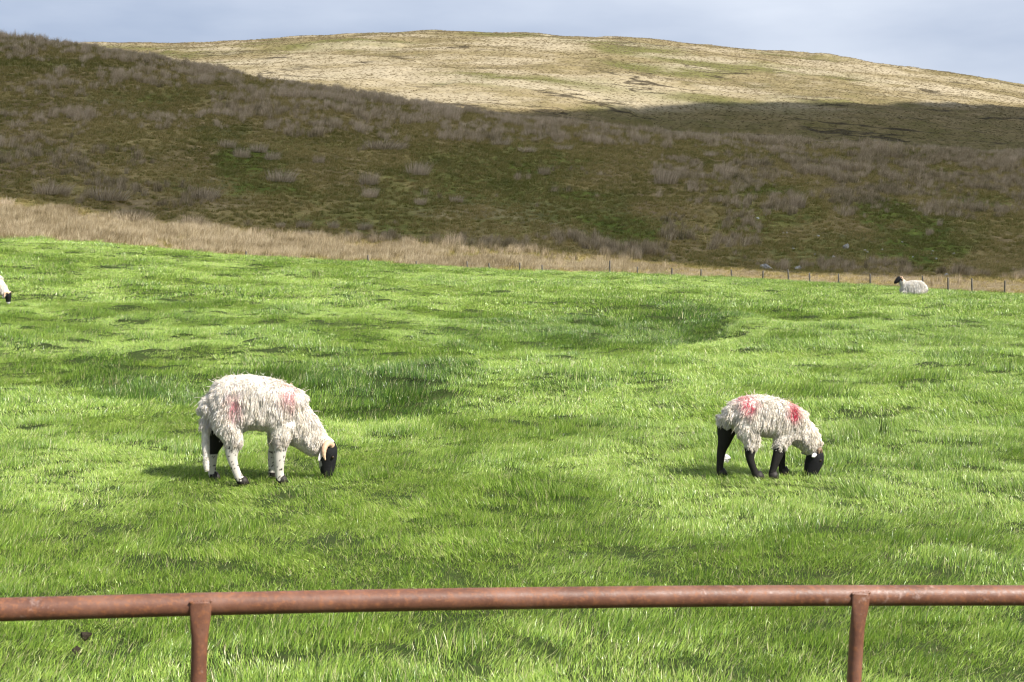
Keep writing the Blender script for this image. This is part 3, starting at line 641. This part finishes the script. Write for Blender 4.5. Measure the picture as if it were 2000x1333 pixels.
def upright(px, lean, top_row):
    i = int(np.argmin(np.abs(1000 + F * rail[:, 0] / rail[:, 1] - px))); c = rail[i]; off = D / 2 + .004
    pts, rad = [], []
    for dz, fl, wv in [(.012, 1, .0215), (.008, 1, .0225), (-.008, 1, .0222), (-.022, .92, .0215), (-.036, .68, .0205), (-.052, .38, .0188), (-.070, .14, .0176), (-.09, 0, .0170), (-.3, 0, .0168), (-.6, 0, .0168), (-.86, 0, .0168)]:
        thick = .0168 * (1 - fl) + .0048 * fl
        pts.append(c + nrm * (off - .002 - (1 - fl) * .011) + np.array([0, 0, dz]) + dirr * lean * dz); rad.append((wv, thick))
    V, f = tube(np.array(pts) - O, rad, M_rust, 'u', 24, tuple(dirr)); u = obj_from('upright', V, f, M_rust, gate)
    bead = [c + nrm * (off - .002) + np.array([0, 0, .0115 + .0012 * math.sin(s * 23)]) + dirr * s * .0225 for s in np.linspace(-1, 1, 18)]
    V, f = tube(np.array(bead) - O, [.0028 + .0012 * abs(math.sin(q * 1.9)) for q in range(18)], M_rust, 'b', 8, (0, 0, 1)); obj_from('weld_bead', V, f, M_rust, u)
upright(392, .03, 1180); upright(1675, .06, 1163); upright(-700, 0.02, 1210); upright(2560, .02, 1165)
for e in (0, -1):
    c = rail[e]; zg = float(H_field(c[:1], c[1:2])[0]); V, f = tube(np.array([(c[0], c[1], zg + .1), (c[0], c[1], c[2])]) - O, D / 2, M_rust, 's', 20, tuple(dirr)); obj_from('end_stile', V, f, M_rust, gate)
    pc = c + dirr * (-.16 if e == 0 else .16); h = c[2] - zg + .15
    V, f = tube([(0, 0, -.3), (.006, 0, .4), (-.004, 0, 1.0), (0, 0, h), (0, 0, h + .02)], [.085, .083, .082, .08, .06], M_wood, 'g', 14); g = obj_from('gate_post', V, f, M_wood); g.location = (pc[0], pc[1], zg)
    tag(g, 'round wooden gate post at the %s end of the rusty gate' % ('latch' if e == 0 else 'hinge'), 'post')

# ------------------------------------------------------------------ sheep
def color_material(name, rough, spec, bumpscale=None, sheen=0.0, transl=None):
    t = NT(name); a = t.attr('col'); c = a.outputs['Color']
    b = t.noise(bumpscale, 4, .6, t.coord()) if bumpscale else None
    return t.bsdf(c, rough, spec, b, .5, .004, transl=c if transl else None, tfac=transl or 0)
M_wool = color_material('fleece_wool', .9, .1, None, transl=.35)
M_skin = color_material('sheep_hair', .75, .2, 160)
t = NT('horn_keratin'); co = t.coord(); w = t.new('ShaderNodeTexWave'); t.set(w, Scale=38.0, Distortion=2.5, Detail=2.0); t.l.new(co, w.inputs['Vector'])
M_horn = t.bsdf(t.mix(t.noise(9, 3, .5, co), (.52, .30, .17), (.66, .47, .33)), .5, .4, w.outputs['Fac'], .4, .003)
t = NT('dark_horn_keratin'); M_dhorn = t.bsdf(t.mix(t.noise(14, 3, .5, t.coord()), (.06, .045, .035), (.26, .17, .10)), .5, .4)
t = NT('eye'); M_eye = t.bsdf((.03, .018, .008), .12, .6)
t = NT('hoof'); M_hoof = t.bsdf((.022, .018, .015), .6, .3)

def resample(pts, rad, n):
    pts, rad = np.asarray(pts, float), np.asarray(rad, float)
    if rad.ndim == 1: rad = np.stack([rad, rad], -1)
    d = np.r_[0, np.cumsum(np.linalg.norm(np.diff(pts, axis=0), axis=1))]; s = np.linspace(0, d[-1], n)
    f = lambda a: np.interp(s, d, a)
    P, R = np.stack([f(pts[:, i]) for i in range(3)], -1), np.stack([f(rad[:, i]) for i in range(2)], -1)
    for _ in range(2):
        P[1:-1] = (P[:-2] + 2 * P[1:-1] + P[2:]) / 4; R[1:-1] = (R[:-2] + 2 * R[1:-1] + R[2:]) / 4
    return P, R
def make_sheep(name, spec, loc, rz, label, group=None, mirror=False):
    r = np.random.default_rng(spec['seed']); root = empty(name, loc, rz); tag(root, label, 'sheep', group)
    parts = {}; V, Fc, off = [], [], 0
    for pn, (pts, rad) in spec['parts'].items():
        P, R = resample(pts, rad, max(8, len(pts) * 4)); parts[pn] = (P, R)
        v, f = tube(P, R, None, 'x', 24, (0, 1, 0), sup=.72 if pn == 'torso' else 1.0); V.append(v); Fc += [[q + off for q in a] for a in f]; off += len(v)
        if pn in ('torso', 'neck', 'head'):                     # rounded ends
            for e in (0, -1):
                rr_ = R[e].min() * .9; th, ph = np.meshgrid(np.linspace(0, 2 * math.pi, 12, endpoint=False), np.linspace(0.05, math.pi - .05, 8))
                s = np.stack([np.sin(ph) * np.cos(th), np.sin(ph) * np.sin(th), np.cos(ph)], -1) * rr_ + P[e]
                i = np.arange(96).reshape(8, 12); j = np.roll(i, -1, 1)
                f = np.stack([i[:-1], i[1:], j[1:], j[:-1]], -1).reshape(-1, 4).tolist() + [i[0].tolist(), i[-1][::-1].tolist()]
                V.append(s.reshape(-1, 3)); Fc += [[q + off for q in a] for a in f]; off += 96
    me = bpy.data.meshes.new('body'); me.from_pydata(np.concatenate(V).tolist(), [], [[int(q) for q in a] for a in Fc]); me.update()
    tmp = bpy.data.objects.new('body_tmp', me); COL.objects.link(tmp)
    md = tmp.modifiers.new('r', 'REMESH'); md.mode = 'VOXEL'; md.voxel_size = spec['voxel']; md.use_smooth_shade = True
    ms = tmp.modifiers.new('s', 'SMOOTH'); ms.iterations = 9; ms.factor = .5
    dg = bpy.context.evaluated_depsgraph_get(); dg.update(); bm = bpy.data.meshes.new_from_object(tmp.evaluated_get(dg)); bpy.data.objects.remove(tmp)
    nv = len(bm.vertices); co = np.zeros(nv * 3, np.float32); bm.vertices.foreach_get('co', co); co = co.reshape(-1, 3).astype(float)
    no = np.zeros(nv * 3, np.float32); bm.vertex_normals.foreach_get('vector', no); no = no.reshape(-1, 3).astype(float)
    def classify(pt):
        best = np.full(len(pt), 1e9); lab = np.zeros(len(pt), int); tt = np.zeros(len(pt))
        for k, (pn, (P, R)) in enumerate(parts.items()):
            d = np.linalg.norm(pt[:, None] - P[None], axis=2) / R.mean(1)[None]; i = d.argmin(1); dm = d.min(1) - (.12 if pn.startswith(('torso',)) else 0); m = dm < best
            best[m] = dm[m]; lab[m] = k; tt[m] = i[m] / (len(P) - 1)
        return np.array(list(parts))[lab], tt
    lab, tt = classify(co)
    noi = fbm(co[:, 0] * spec.get('spk', 45) + co[:, 1] * 31, co[:, 2] * spec.get('spk', 45) + co[:, 1] * 17, 3, 3)
    wool_c = np.array(spec['wool'])
    col = np.tile(wool_c * .72, (nv, 1))
    is_leg = np.char.startswith(lab.astype(str), 'leg'); is_head = lab == 'head'; low = co[:, 2] < spec['hem'] + .03 * noi
    legc = np.where((noi > spec['speck'])[:, None], np.array((.012, .011, .010)), np.array((.50, .465, .41)))
    hoofz = co[:, 2] < spec.get('sock', .0)
    m = is_leg & low; col[m] = legc[m]
    m = is_leg & hoofz & (noi > -.25); col[m] = (.015, .013, .012)
    if 'inner' in spec:                                         # far hind leg and breech: dark hair, and on the ewe painted-in thigh shade
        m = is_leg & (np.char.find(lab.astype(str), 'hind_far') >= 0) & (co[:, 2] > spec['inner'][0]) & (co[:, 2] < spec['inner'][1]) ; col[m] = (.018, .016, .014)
    m = is_head; col[m] = (.010, .010, .011)
    if 'nose' in spec: m = is_head & (tt > spec['nose']); col[m] = (.6, .57, .55)
    m = is_head & (tt < .12); col[m] = wool_c * .8
    if 'cheek' in spec:
        cx, cz, cr = spec['cheek']; m = (is_head | (lab == 'neck')) & (np.hypot(co[:, 0] - cx, co[:, 2] - cz) + .02 * noi < cr); col[m] = (.34, .32, .30)
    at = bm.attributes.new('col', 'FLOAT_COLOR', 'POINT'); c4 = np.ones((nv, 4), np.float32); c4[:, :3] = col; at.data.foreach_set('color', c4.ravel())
    bm.materials.clear(); bm.materials.append(M_skin); bm.name = 'body'
    body = link(bpy.data.objects.new('body', bm), root)
    # ---- fleece: thousands of curled locks that grow from the body
    bm.calc_loop_triangles(); nt = len(bm.loop_triangles); tri = np.zeros(nt * 3, np.int32); bm.loop_triangles.foreach_get('vertices', tri); tri = tri.reshape(-1, 3)
    w = np.zeros(nv); w[(lab == 'torso') | (lab == 'neck')] = 1; w[is_leg & ~low] = 1; w[lab == 'tail'] = .8
    if 'inner' in spec:
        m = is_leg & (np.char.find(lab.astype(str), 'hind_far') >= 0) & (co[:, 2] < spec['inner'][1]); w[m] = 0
    w[(lab == 'neck') & (tt > .97)] = 0
    if 'cheek' in spec: w[(np.hypot(co[:, 0] - spec['cheek'][0], co[:, 2] - spec['cheek'][1]) < spec['cheek'][2])] = 0
    A = co[tri]; area = np.linalg.norm(np.cross(A[:, 1] - A[:, 0], A[:, 2] - A[:, 0]), axis=1) * (w[tri].min(1) > 0)
    N = spec['locks']; ti = r.choice(nt, N, p=area / area.sum()); b1, b2 = r.uniform(0, 1, N), r.uniform(0, 1, N); sw = b1 + b2 > 1; b1[sw], b2[sw] = 1 - b1[sw], 1 - b2[sw]
    bc = np.stack([1 - b1 - b2, b1, b2], -1)[..., None]; p0 = (A[ti] * bc).sum(1); n0 = (no[tri[ti]] * bc).sum(1); n0 /= np.linalg.norm(n0, axis=1)[:, None]
    l0, t0 = classify(p0); up = np.clip(n0[:, 2], 0, 1)
    L = spec['len'] * r.uniform(.75, 1.25, N); L[l0 == 'tail'] *= .3; L[np.char.startswith(l0.astype(str), 'leg')] *= .75; L *= np.where(l0 == 'neck', 1 - .35 * t0, 1)
    L *= 1 + .25 * (np.abs(n0[:, 2]) < .5); L *= 1 - .45 * sstep(.1, .6, -n0[:, 2])                      # shorter under the belly
    wisp = r.uniform(0, 1, N) < spec['wisp'] * (.3 + up); L[wisp] *= r.uniform(1.2, 1.7, wisp.sum())
    g = np.tile(np.array([-.12, 0, -1.]), (N, 1)); g[:, 1] += np.sign(p0[:, 1]) * .45 * up; g[:, :2] += r.normal(0, .55, (N, 2)) * sstep(.55, .9, up)[:, None]
    gt = g - n0 * (g * n0).sum(1)[:, None]; gt /= np.maximum(np.linalg.norm(gt, axis=1), .15)[:, None]
    clump = np.stack([fbm(p0[:, 0] * 26 + 5, p0[:, 2] * 26 + p0[:, 1] * 20, 7 + i, 2) for i in range(3)], -1)
    lift = spec['lift'] * r.uniform(.5, 1.5, N); lift[wisp] *= 3.5
    d0 = n0 * lift[:, None] + gt * .55 + clump * .35 + r.normal(0, .09, (N, 3)); d0 /= np.linalg.norm(d0, axis=1)[:, None]
    d1 = n0 * (.12 * lift)[:, None] + gt * .8 + np.array([0, 0, -.35]) + clump * .45 + r.normal(0, .10, (N, 3)); d1[wisp] += n0[wisp] * .9 + r.normal(0, .3, (wisp.sum(), 3)); d1 /= np.linalg.norm(d1, axis=1)[:, None]
    SEG = spec.get('seg', 7); side = np.cross(n0, gt) + 1e-4; side /= np.linalg.norm(side, axis=1)[:, None]
    ph = r.uniform(0, 6.28, N) + clump[:, 0] * 6; fr = r.uniform(1.0, 1.9, N); amp = spec['curl'] * r.uniform(.5, 1.4, N); amp[wisp] *= .5
    rad0 = spec['thick'] * r.uniform(.6, 1.3, N); rad0[wisp] *= .5
    P = p0 - n0 * .004; rings = []; 
    for s in range(SEG + 1):
        q = s / SEG; dd = d0 * (1 - q) + d1 * q; dd /= np.linalg.norm(dd, axis=1)[:, None]
        if s: P = P + dd * (L / SEG)[:, None]
        off_ = (side * np.sin(ph + fr * 6.28 * q)[:, None] + np.cross(side, dd) * np.cos(ph + fr * 6.28 * q)[:, None]) * (amp * min(1, q * 1.6))[:, None]
        rr_ = rad0 * (.75 + .6 * q - 1.1 * q ** 3) if s < SEG else rad0 * .12
        b = np.cross(dd, side); ring = np.stack([P + off_ + (side * math.cos(a) + b * math.sin(a)) * rr_[:, None] for a in (0, 2.094, 4.189)], 1); rings.append(ring)
    Rg = np.stack(rings, 1)                                       # N, SEG+1, 3, 3
    idx = np.arange(N * (SEG + 1) * 3).reshape(N, SEG + 1, 3); jd = np.roll(idx, -1, 2)
    Fq = np.stack([idx[:, :-1], jd[:, :-1], jd[:, 1:], idx[:, 1:]], -1).reshape(-1, 4)
    c = wool_c[None] * r.uniform(.82, 1.12, (N, 1)) * (1 + np.array([.02, 0, -.05]) * r.normal(0, 1, (N, 1)))
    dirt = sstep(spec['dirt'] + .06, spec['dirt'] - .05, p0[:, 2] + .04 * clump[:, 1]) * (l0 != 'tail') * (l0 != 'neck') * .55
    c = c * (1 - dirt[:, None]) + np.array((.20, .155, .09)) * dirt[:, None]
    for (mx_, mz, rx, rz_, wgt, sd) in spec['marks']:
        q = np.sqrt(((p0[:, 0] - mx_) / rx) ** 2 + ((p0[:, 2] - mz) / rz_) ** 2) + .35 * clump[:, 2]
        k = np.clip(wgt * np.exp(-q ** 2 * 1.3) * ((p0[:, 1] < .02) if sd < 0 else 1) * r.uniform(.55, 1.2, N), 0, 1)[:, None]
        c = c * (1 - k) + np.array(spec.get('paint', (.72, .065, .13))) * k
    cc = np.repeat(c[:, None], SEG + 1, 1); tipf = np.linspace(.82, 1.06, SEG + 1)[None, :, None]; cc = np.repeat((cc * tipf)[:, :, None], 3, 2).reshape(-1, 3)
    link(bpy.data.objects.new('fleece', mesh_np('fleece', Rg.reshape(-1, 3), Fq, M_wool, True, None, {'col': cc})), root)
    # ---- ears, horns, eyes, hooves
    for sgn in (-1, 1):
        e = spec['ear']; base, tipv, wid, ecol = np.array(e['base'], float), np.array(e['tip'], float), e['wid'], e['col']
        base = base * [1, sgn, 1]; tipv = tipv * [1, sgn, 1]; ax = tipv - base; ln = np.linalg.norm(ax); ax /= ln; upv = np.cross(ax, [1, 0, .2]); upv /= np.linalg.norm(upv); bn = np.cross(ax, upv)
        vs = []
        for s in np.linspace(0, 1, 9):
            hw = wid * (math.sin(math.pi * min(1, .16 + s * .84)) ** .7) + .002
            for k in np.linspace(-1, 1, 5): vs.append(base + ax * ln * s + upv * hw * k + bn * (abs(k) ** 2 * .012 - .004))
        for q in range(45): vs.append(np.array(vs[q]) + bn * .005 * (1 if q % 5 not in (0, 4) else .3))
        f = []
        for a in range(8):
            for b in range(4): i = a * 5 + b; f.append([i, i + 1, i + 6, i + 5]); f.append([i + 45, i + 50, i + 51, i + 46])
        ring = [i for i in range(5)] + [5 * a + 4 for a in range(1, 9)] + [40 + b for b in (3, 2, 1, 0)] + [5 * a for a in range(7, 0, -1)]
        for a, b in zip(ring, ring[1:] + ring[:1]): f.append([b, a, a + 45, b + 45])
        o = obj_from('ear', vs, f, M_skin, root); at = o.data.attributes.new('col', 'FLOAT_COLOR', 'POINT'); at.data.foreach_set('color', np.tile([*ecol, 1], len(vs)).astype(np.float32))
        if 'horn' in spec:
            h = spec['horn']; hp = np.array(h['pts'], float) * [1, sgn, 1]; P_, R_ = resample(hp, h['rad'], 26)
            R_ = R_ * (1 + .05 * np.sin(np.arange(26) * 1.9))[:, None]; v, f = tube(P_, R_, None, 'h', 12, (0.02, 1, .03)); obj_from('horn', v, f, spec.get('hornmat', M_horn), root)
        ex, ey, ez = spec['eye']; th, phm = np.meshgrid(np.linspace(0, 6.2832, 12, endpoint=False), np.linspace(.01, math.pi - .01, 8))
        s = np.stack([np.sin(phm) * np.cos(th), np.sin(phm) * np.sin(th), np.cos(phm)], -1).reshape(-1, 3) * .011 + np.array([ex, ey * sgn, ez]); i = np.arange(96).reshape(8, 12); j = np.roll(i, -1, 1)
        obj_from('eye', s, np.stack([i[:-1], i[1:], j[1:], j[:-1]], -1).reshape(-1, 4).tolist(), M_eye, root)
    if spec.get('hooves', True):
        for pn, (P_, R_) in parts.items():
            if pn.startswith('leg'):
                c_ = P_[-1]; hv = np.array([(c_[0] - .004, c_[1], c_[2] + .038), (c_[0] + .006, c_[1], c_[2] + .012), (c_[0] + .012, c_[1], c_[2] - .012)]); v, f = tube(hv, [(.026, .03), (.030, .036), (.031, .041)], None, 'h', 14, (0, 1, 0)); obj_from('hoof', v, f, M_hoof, root)
    return root

# profile of the big ewe traced in metres: x forward from the rump, y lateral (negative = near side), z up
def ewe_parts(k=1.0):
    p = {'torso': ([(.075, 0, .545), (.12, 0, .545), (.22, 0, .555), (.35, 0, .57), (.48, 0, .545), (.58, 0, .51), (.67, 0, .465)],
                   [(.10, .12), (.145, .175), (.17, .20), (.18, .185), (.175, .18), (.16, .175), (.12, .155)]),
         'neck': ([(.58, 0, .47), (.68, 0, .395), (.765, 0, .305), (.815, 0, .245), (.838, 0, .225)], [(.13, .165), (.12, .145), (.10, .115), (.084, .095), (.07, .08)]),
         'head': ([(.880, 0, .272), (.892, 0, .238), (.894, 0, .19), (.892, 0, .135), (.892, 0, .085), (.894, 0, .045), (.896, 0, .026)], [(.05, .05), (.066, .066), (.068, .072), (.056, .067), (.046, .058), (.042, .050), (.038, .043)]),
         'leg_hind_near': ([(.19, -.06, .56), (.18, -.075, .48), (.20, -.088, .40), (.225, -.10, .30), (.212, -.11, .215), (.222, -.112, .16), (.252, -.115, .075), (.270, -.115, .038), (.286, -.115, .012)], [(.05, .06), (.08, .11), (.075, .10), (.052, .068), (.033, .044), (.028, .034), (.026, .029), (.030, .033), (.029, .034)]),
         'leg_hind_far': ([(.17, .06, .56), (.15, .075, .48), (.12, .095, .40), (.115, .105, .30), (.082, .11, .215), (.08, .112, .15), (.078, .115, .075), (.082, .115, .038), (.092, .115, .012)], [(.05, .06), (.08, .11), (.075, .10), (.052, .068), (.033, .044), (.028, .034), (.026, .029), (.030, .033), (.029, .034)]),
         'leg_front_near': ([(.57, -.085, .42), (.56, -.095, .32), (.553, -.105, .24), (.545, -.11, .165), (.545, -.11, .09), (.548, -.11, .04), (.560, -.11, .012)], [(.07, .10), (.055, .07), (.040, .046), (.036, .040), (.028, .031), (.031, .034), (.029, .034)]),
         'leg_front_far': ([(.56, .10, .42), (.54, .11, .32), (.525, .11, .24), (.51, .11, .165), (.506, .11, .09), (.508, .11, .04), (.518, .11, .012)], [(.07, .10), (.055, .07), (.040, .046), (.036, .040), (.028, .031), (.031, .034), (.029, .034)]),
         'tail': ([(.06, -.01, .58), (.035, -.015, .48), (.032, -.02, .35), (.036, -.02, .22), (.040, -.02, .12), (.041, -.02, .085)], [.03, .03, .027, .026, .024, .015])}
    return p
EWE = dict(parts=ewe_parts(), voxel=.0095, seed=5, spk=95, wool=(.95, .885, .795), hem=.268, speck=.40, sock=.045, inner=(.19, .47), locks=21000, len=.046, wisp=.016, lift=.22, curl=.0052, thick=.0028, seg=5, dirt=.30,
           paint=(.80, .20, .27), marks=[(.225, .575, .055, .10, .5, -1), (.235, .575, .018, .05, .75, -1), (.60, .64, .07, .08, .45, -1), (.625, .61, .018, .07, .7, -1)], cheek=(.815, .115, .038),
           ear=dict(base=(.862, -.062, .215), tip=(.822, -.125, .150), wid=.03, col=(.50, .47, .45)), eye=(.925, -.060, .165),
           horn=dict(pts=[(.918, -.035, .245), (.900, -.065, .272), (.872, -.095, .262), (.858, -.115, .225), (.858, -.125, .185), (.868, -.128, .155)], rad=[.026, .025, .022, .018, .012, .004]))
def ground_at(px, row, y0=3):
    return hit(px, row, y0, 120)
def foot_z(x, y): return float(H_field(np.array([x]), np.array([y]))[0])
YAW = math.radians(12)
# the big ewe: rump at photo x = 392, feet near row 945
_, y_, _ = ground_at(480, 945); x_ = (392 - 1000) / F * y_
make_sheep('sheep', EWE, (x_, y_, foot_z(x_ + .3, y_)), YAW, 'horned black faced ewe with speckled white legs and faded pink marks grazing')

# the smaller black-legged sheep
LAMB = dict(parts={
    'torso': ([(.07, 0, .46), (.105, 0, .46), (.17, 0, .455), (.28, 0, .452), (.40, 0, .43), (.50, 0, .395), (.575, 0, .365)], [(.085, .085), (.115, .115), (.135, .14), (.145, .14), (.14, .14), (.13, .135), (.10, .115)]),
    'neck': ([(.50, 0, .385), (.58, 0, .33), (.64, 0, .275), (.675, 0, .225), (.69, 0, .205)], [(.105, .125), (.095, .112), (.082, .098), (.07, .084), (.058, .07)]),
    'head': ([(.70, 0, .195), (.705, 0, .16), (.70, 0, .12), (.685, 0, .075), (.67, 0, .035), (.66, 0, .005), (.657, 0, -.01)], [(.045, .045), (.060, .063), (.060, .069), (.050, .066), (.041, .056), (.035, .044), (.028, .034)]),
    'leg_hind_near': ([(.16, -.045, .48), (.15, -.06, .42), (.17, -.07, .34), (.185, -.08, .26), (.168, -.09, .195), (.172, -.09, .14), (.20, -.092, .068), (.215, -.092, .034), (.229, -.092, .012)], [(.045, .06), (.065, .09), (.065, .088), (.045, .058), (.028, .038), (.025, .031), (.022, .026), (.026, .030), (.026, .030)]),
    'leg_hind_far': ([(.07, .06, .43), (.05, .075, .34), (.035, .08, .26), (.015, .085, .195), (.008, .09, .14), (.002, .09, .068), (.004, .09, .034), (.012, .09, .012)], [(.07, .10), (.06, .075), (.045, .05), (.028, .036), (.025, .031), (.022, .027), (.026, .030), (.026, .030)]),
    'leg_front_near': ([(.45, -.07, .34), (.41, -.08, .26), (.388, -.088, .19), (.365, -.09, .13), (.345, -.09, .07), (.334, -.09, .034), (.342, -.09, .012)], [(.055, .08), (.045, .055), (.033, .042), (.028, .034), (.022, .026), (.025, .029), (.025, .029)]),
    'leg_front_far': ([(.48, .085, .34), (.475, .09, .26), (.472, .09, .19), (.473, .09, .13), (.478, .09, .07), (.482, .09, .034), (.492, .09, .012)], [(.055, .08), (.045, .055), (.033, .040), (.028, .034), (.022, .026), (.025, .029), (.025, .029)]),
    'tail': ([(.055, -.01, .50), (.035, -.012, .45), (.03, -.012, .40), (.032, -.012, .37)], [.026, .025, .02, .012])},
    voxel=.0085, seed=9, wool=(.96, .89, .79), hem=.225, speck=-2, sock=.2, inner=(.0, .40), locks=19000, len=.040, wisp=.010, lift=.24, curl=.0048, thick=.0027, seg=5, dirt=.2,
    marks=[(.165, .555, .06, .055, 1.0, -1), (.165, .53, .03, .04, 1.0, -1), (.495, .50, .05, .06, 1.0, -1), (.497, .485, .024, .035, 1.0, -1)],
    ear=dict(base=(.695, -.055, .165), tip=(.640, -.11, .155), wid=.016, col=(.5, .48, .46)), eye=(.722, -.050, .118),
    hornmat=M_dhorn, horn=dict(pts=[(.728, -.028, .178), (.722, -.045, .20), (.706, -.062, .195), (.703, -.07, .17)], rad=[.02, .019, .014, .005]))
_, y_, _ = ground_at(1470, 935); x_ = (1413 - 1000) / F * y_
make_sheep('sheep', LAMB, (x_, y_, foot_z(x_ + .25, y_)), math.radians(10), 'black legged young sheep with two bright red marks grazing')

# resting sheep by the fence, facing left
REST = dict(parts={
    'torso': ([(.05, 0, .20), (.14, 0, .215), (.32, 0, .225), (.52, 0, .215), (.68, 0, .20), (.78, 0, .20)], [(.12, .11), (.19, .17), (.215, .19), (.21, .185), (.18, .17), (.12, .13)]),
    'neck': ([(.72, 0, .26), (.80, 0, .34), (.86, 0, .40), (.885, 0, .43)], [(.11, .14), (.095, .11), (.08, .085), (.07, .07)]),
    'head': ([(.875, 0, .465), (.92, 0, .465), (.975, 0, .44), (1.03, 0, .40), (1.075, 0, .37), (1.09, 0, .36)], [(.06, .065), (.075, .085), (.072, .082), (.06, .066), (.05, .054), (.04, .042)]),
    'leg_front_near': ([(.70, -.10, .14), (.80, -.13, .09), (.86, -.135, .05), (.78, -.14, .035), (.70, -.14, .03)], [.06, .045, .035, .028, .028]),
    'leg_front_far': ([(.70, .10, .14), (.80, .13, .09), (.86, .135, .05), (.78, .14, .035), (.70, .14, .03)], [.06, .045, .035, .028, .028]),
    'leg_hind_near': ([(.20, -.13, .16), (.33, -.19, .11), (.40, -.20, .06), (.30, -.21, .035), (.42, -.22, .03)], [.10, .075, .045, .03, .028]),
    'leg_hind_far': ([(.20, .13, .16), (.33, .19, .11), (.40, .20, .06), (.30, .21, .035), (.42, .22, .03)], [.10, .075, .045, .03, .028])},
    voxel=.014, seed=15, wool=(.96, .92, .85), hem=.09, speck=.1, sock=0, locks=6000, len=.08, wisp=.01, lift=.3, curl=.007, thick=.006, dirt=.08, marks=[], seg=5, hooves=False,
    ear=dict(base=(.885, -.06, .45), tip=(.86, -.15, .42), wid=.03, col=(.02, .02, .02)), eye=(.955, -.055, .455),
    horn=dict(pts=[(.895, -.04, .505), (.86, -.08, .515), (.835, -.11, .47), (.85, -.12, .42), (.89, -.125, .40)], rad=[.028, .027, .023, .017, .006]))
x_, y_, z_ = ground_at(1808, 577, 20)
r3 = make_sheep('sheep', REST, (x_, y_, z_ - .01), math.pi, 'woolly sheep with black face lying down near the wire fence')
k3 = (62 / F * y_) / 1.12; r3.scale = (k3, k3, k3 * 1.25)

# sheep cut by the frame edge, seen from the front of its neck
EDGE = dict(EWE); EDGE.update(seed=21, locks=5000, thick=.006, len=.045, voxel=.012, seg=4, wool=(.90, .83, .74), nose=.86, cheek=(.8, 0, .001), marks=[(.60, .66, .06, .06, .7, -1)])
x_, y_, z_ = ground_at(25, 600, 12)
k4 = .98; r4 = make_sheep('sheep', EDGE, (x_ - .94 * k4, y_ - .05, foot_z(x_ - .5, y_)), math.radians(-6), 'white nosed black faced sheep grazing on the far left rise'); r4.scale = (k4, k4, k4)

# ------------------------------------------------------------------ small things in the pasture
M_rushg = mat_blades('green_rush_stem', [(0, (.04, .07, .02)), (1, (.07, .11, .035))], (.2, .17, .08))
for i, (px, row, w, h, n, lab) in enumerate([(1728, 852, 40, 66, 26, 'thin upright rush plant growing right of the black legged sheep'), (1968, 726, 34, 38, 22, 'small sparse rush plant on the slope above the thin upright one'), (215, 757, 60, 36, 22, 'few pale seed stalks rising above the edge of the dark bank'), (616, 545, 30, 26, 40, 'dark rush sprout on the pasture below the fence crest')]):
    x, y, z = hit(px, row, 8, 90); s = h / F * y
    me = clump_mesh('rush_plant', M_straw if i == 2 else M_rushg, blades(n, w / F * y * .32, s * .45, s * 1.05, .0045 * max(1, y / 14), .12, .5, 700 + i, .15, seg=4))
    o = bpy.data.objects.new('rush_plant', me); link(o); o.location = (x, y, z - .01); tag(o, lab, 'plant')
t = NT('dry_dung'); co = t.coord(); a = t.noise(40, 5, .65, co); M_dung = t.bsdf(t.ramp(a, [(.3, (.03, .024, .016)), (.7, (.10, .08, .055))]), .95, .1, a, .8, .02)
for px, row, w, h, lab in [(167, 1258, 26, 16, 'larger dark lump of dry dung in the grass below the rail'), (150, 1287, 20, 14, 'smaller dark lump of dry dung beside a dry stalk')]:
    x, y, z = hit(px, row, 3, 20); s = w / F * y / 1.8; me = stone_mesh(11 + int(w), M_dung)
    o = bpy.data.objects.new('dung_lump', me); link(o); o.location = (x, y, z + .035); o.scale = (s, s * .8, h / F * y / 1.2); tag(o, lab, 'dung')
x, y, z = hit(1416, 906, 6, 20); o = bpy.data.objects.new('stone', SP[1]); link(o); o.location = (x, y, z + .04); o.scale = (.062, .05, .05); tag(o, 'pale stone showing in the grass behind the black legged sheep', 'stone')
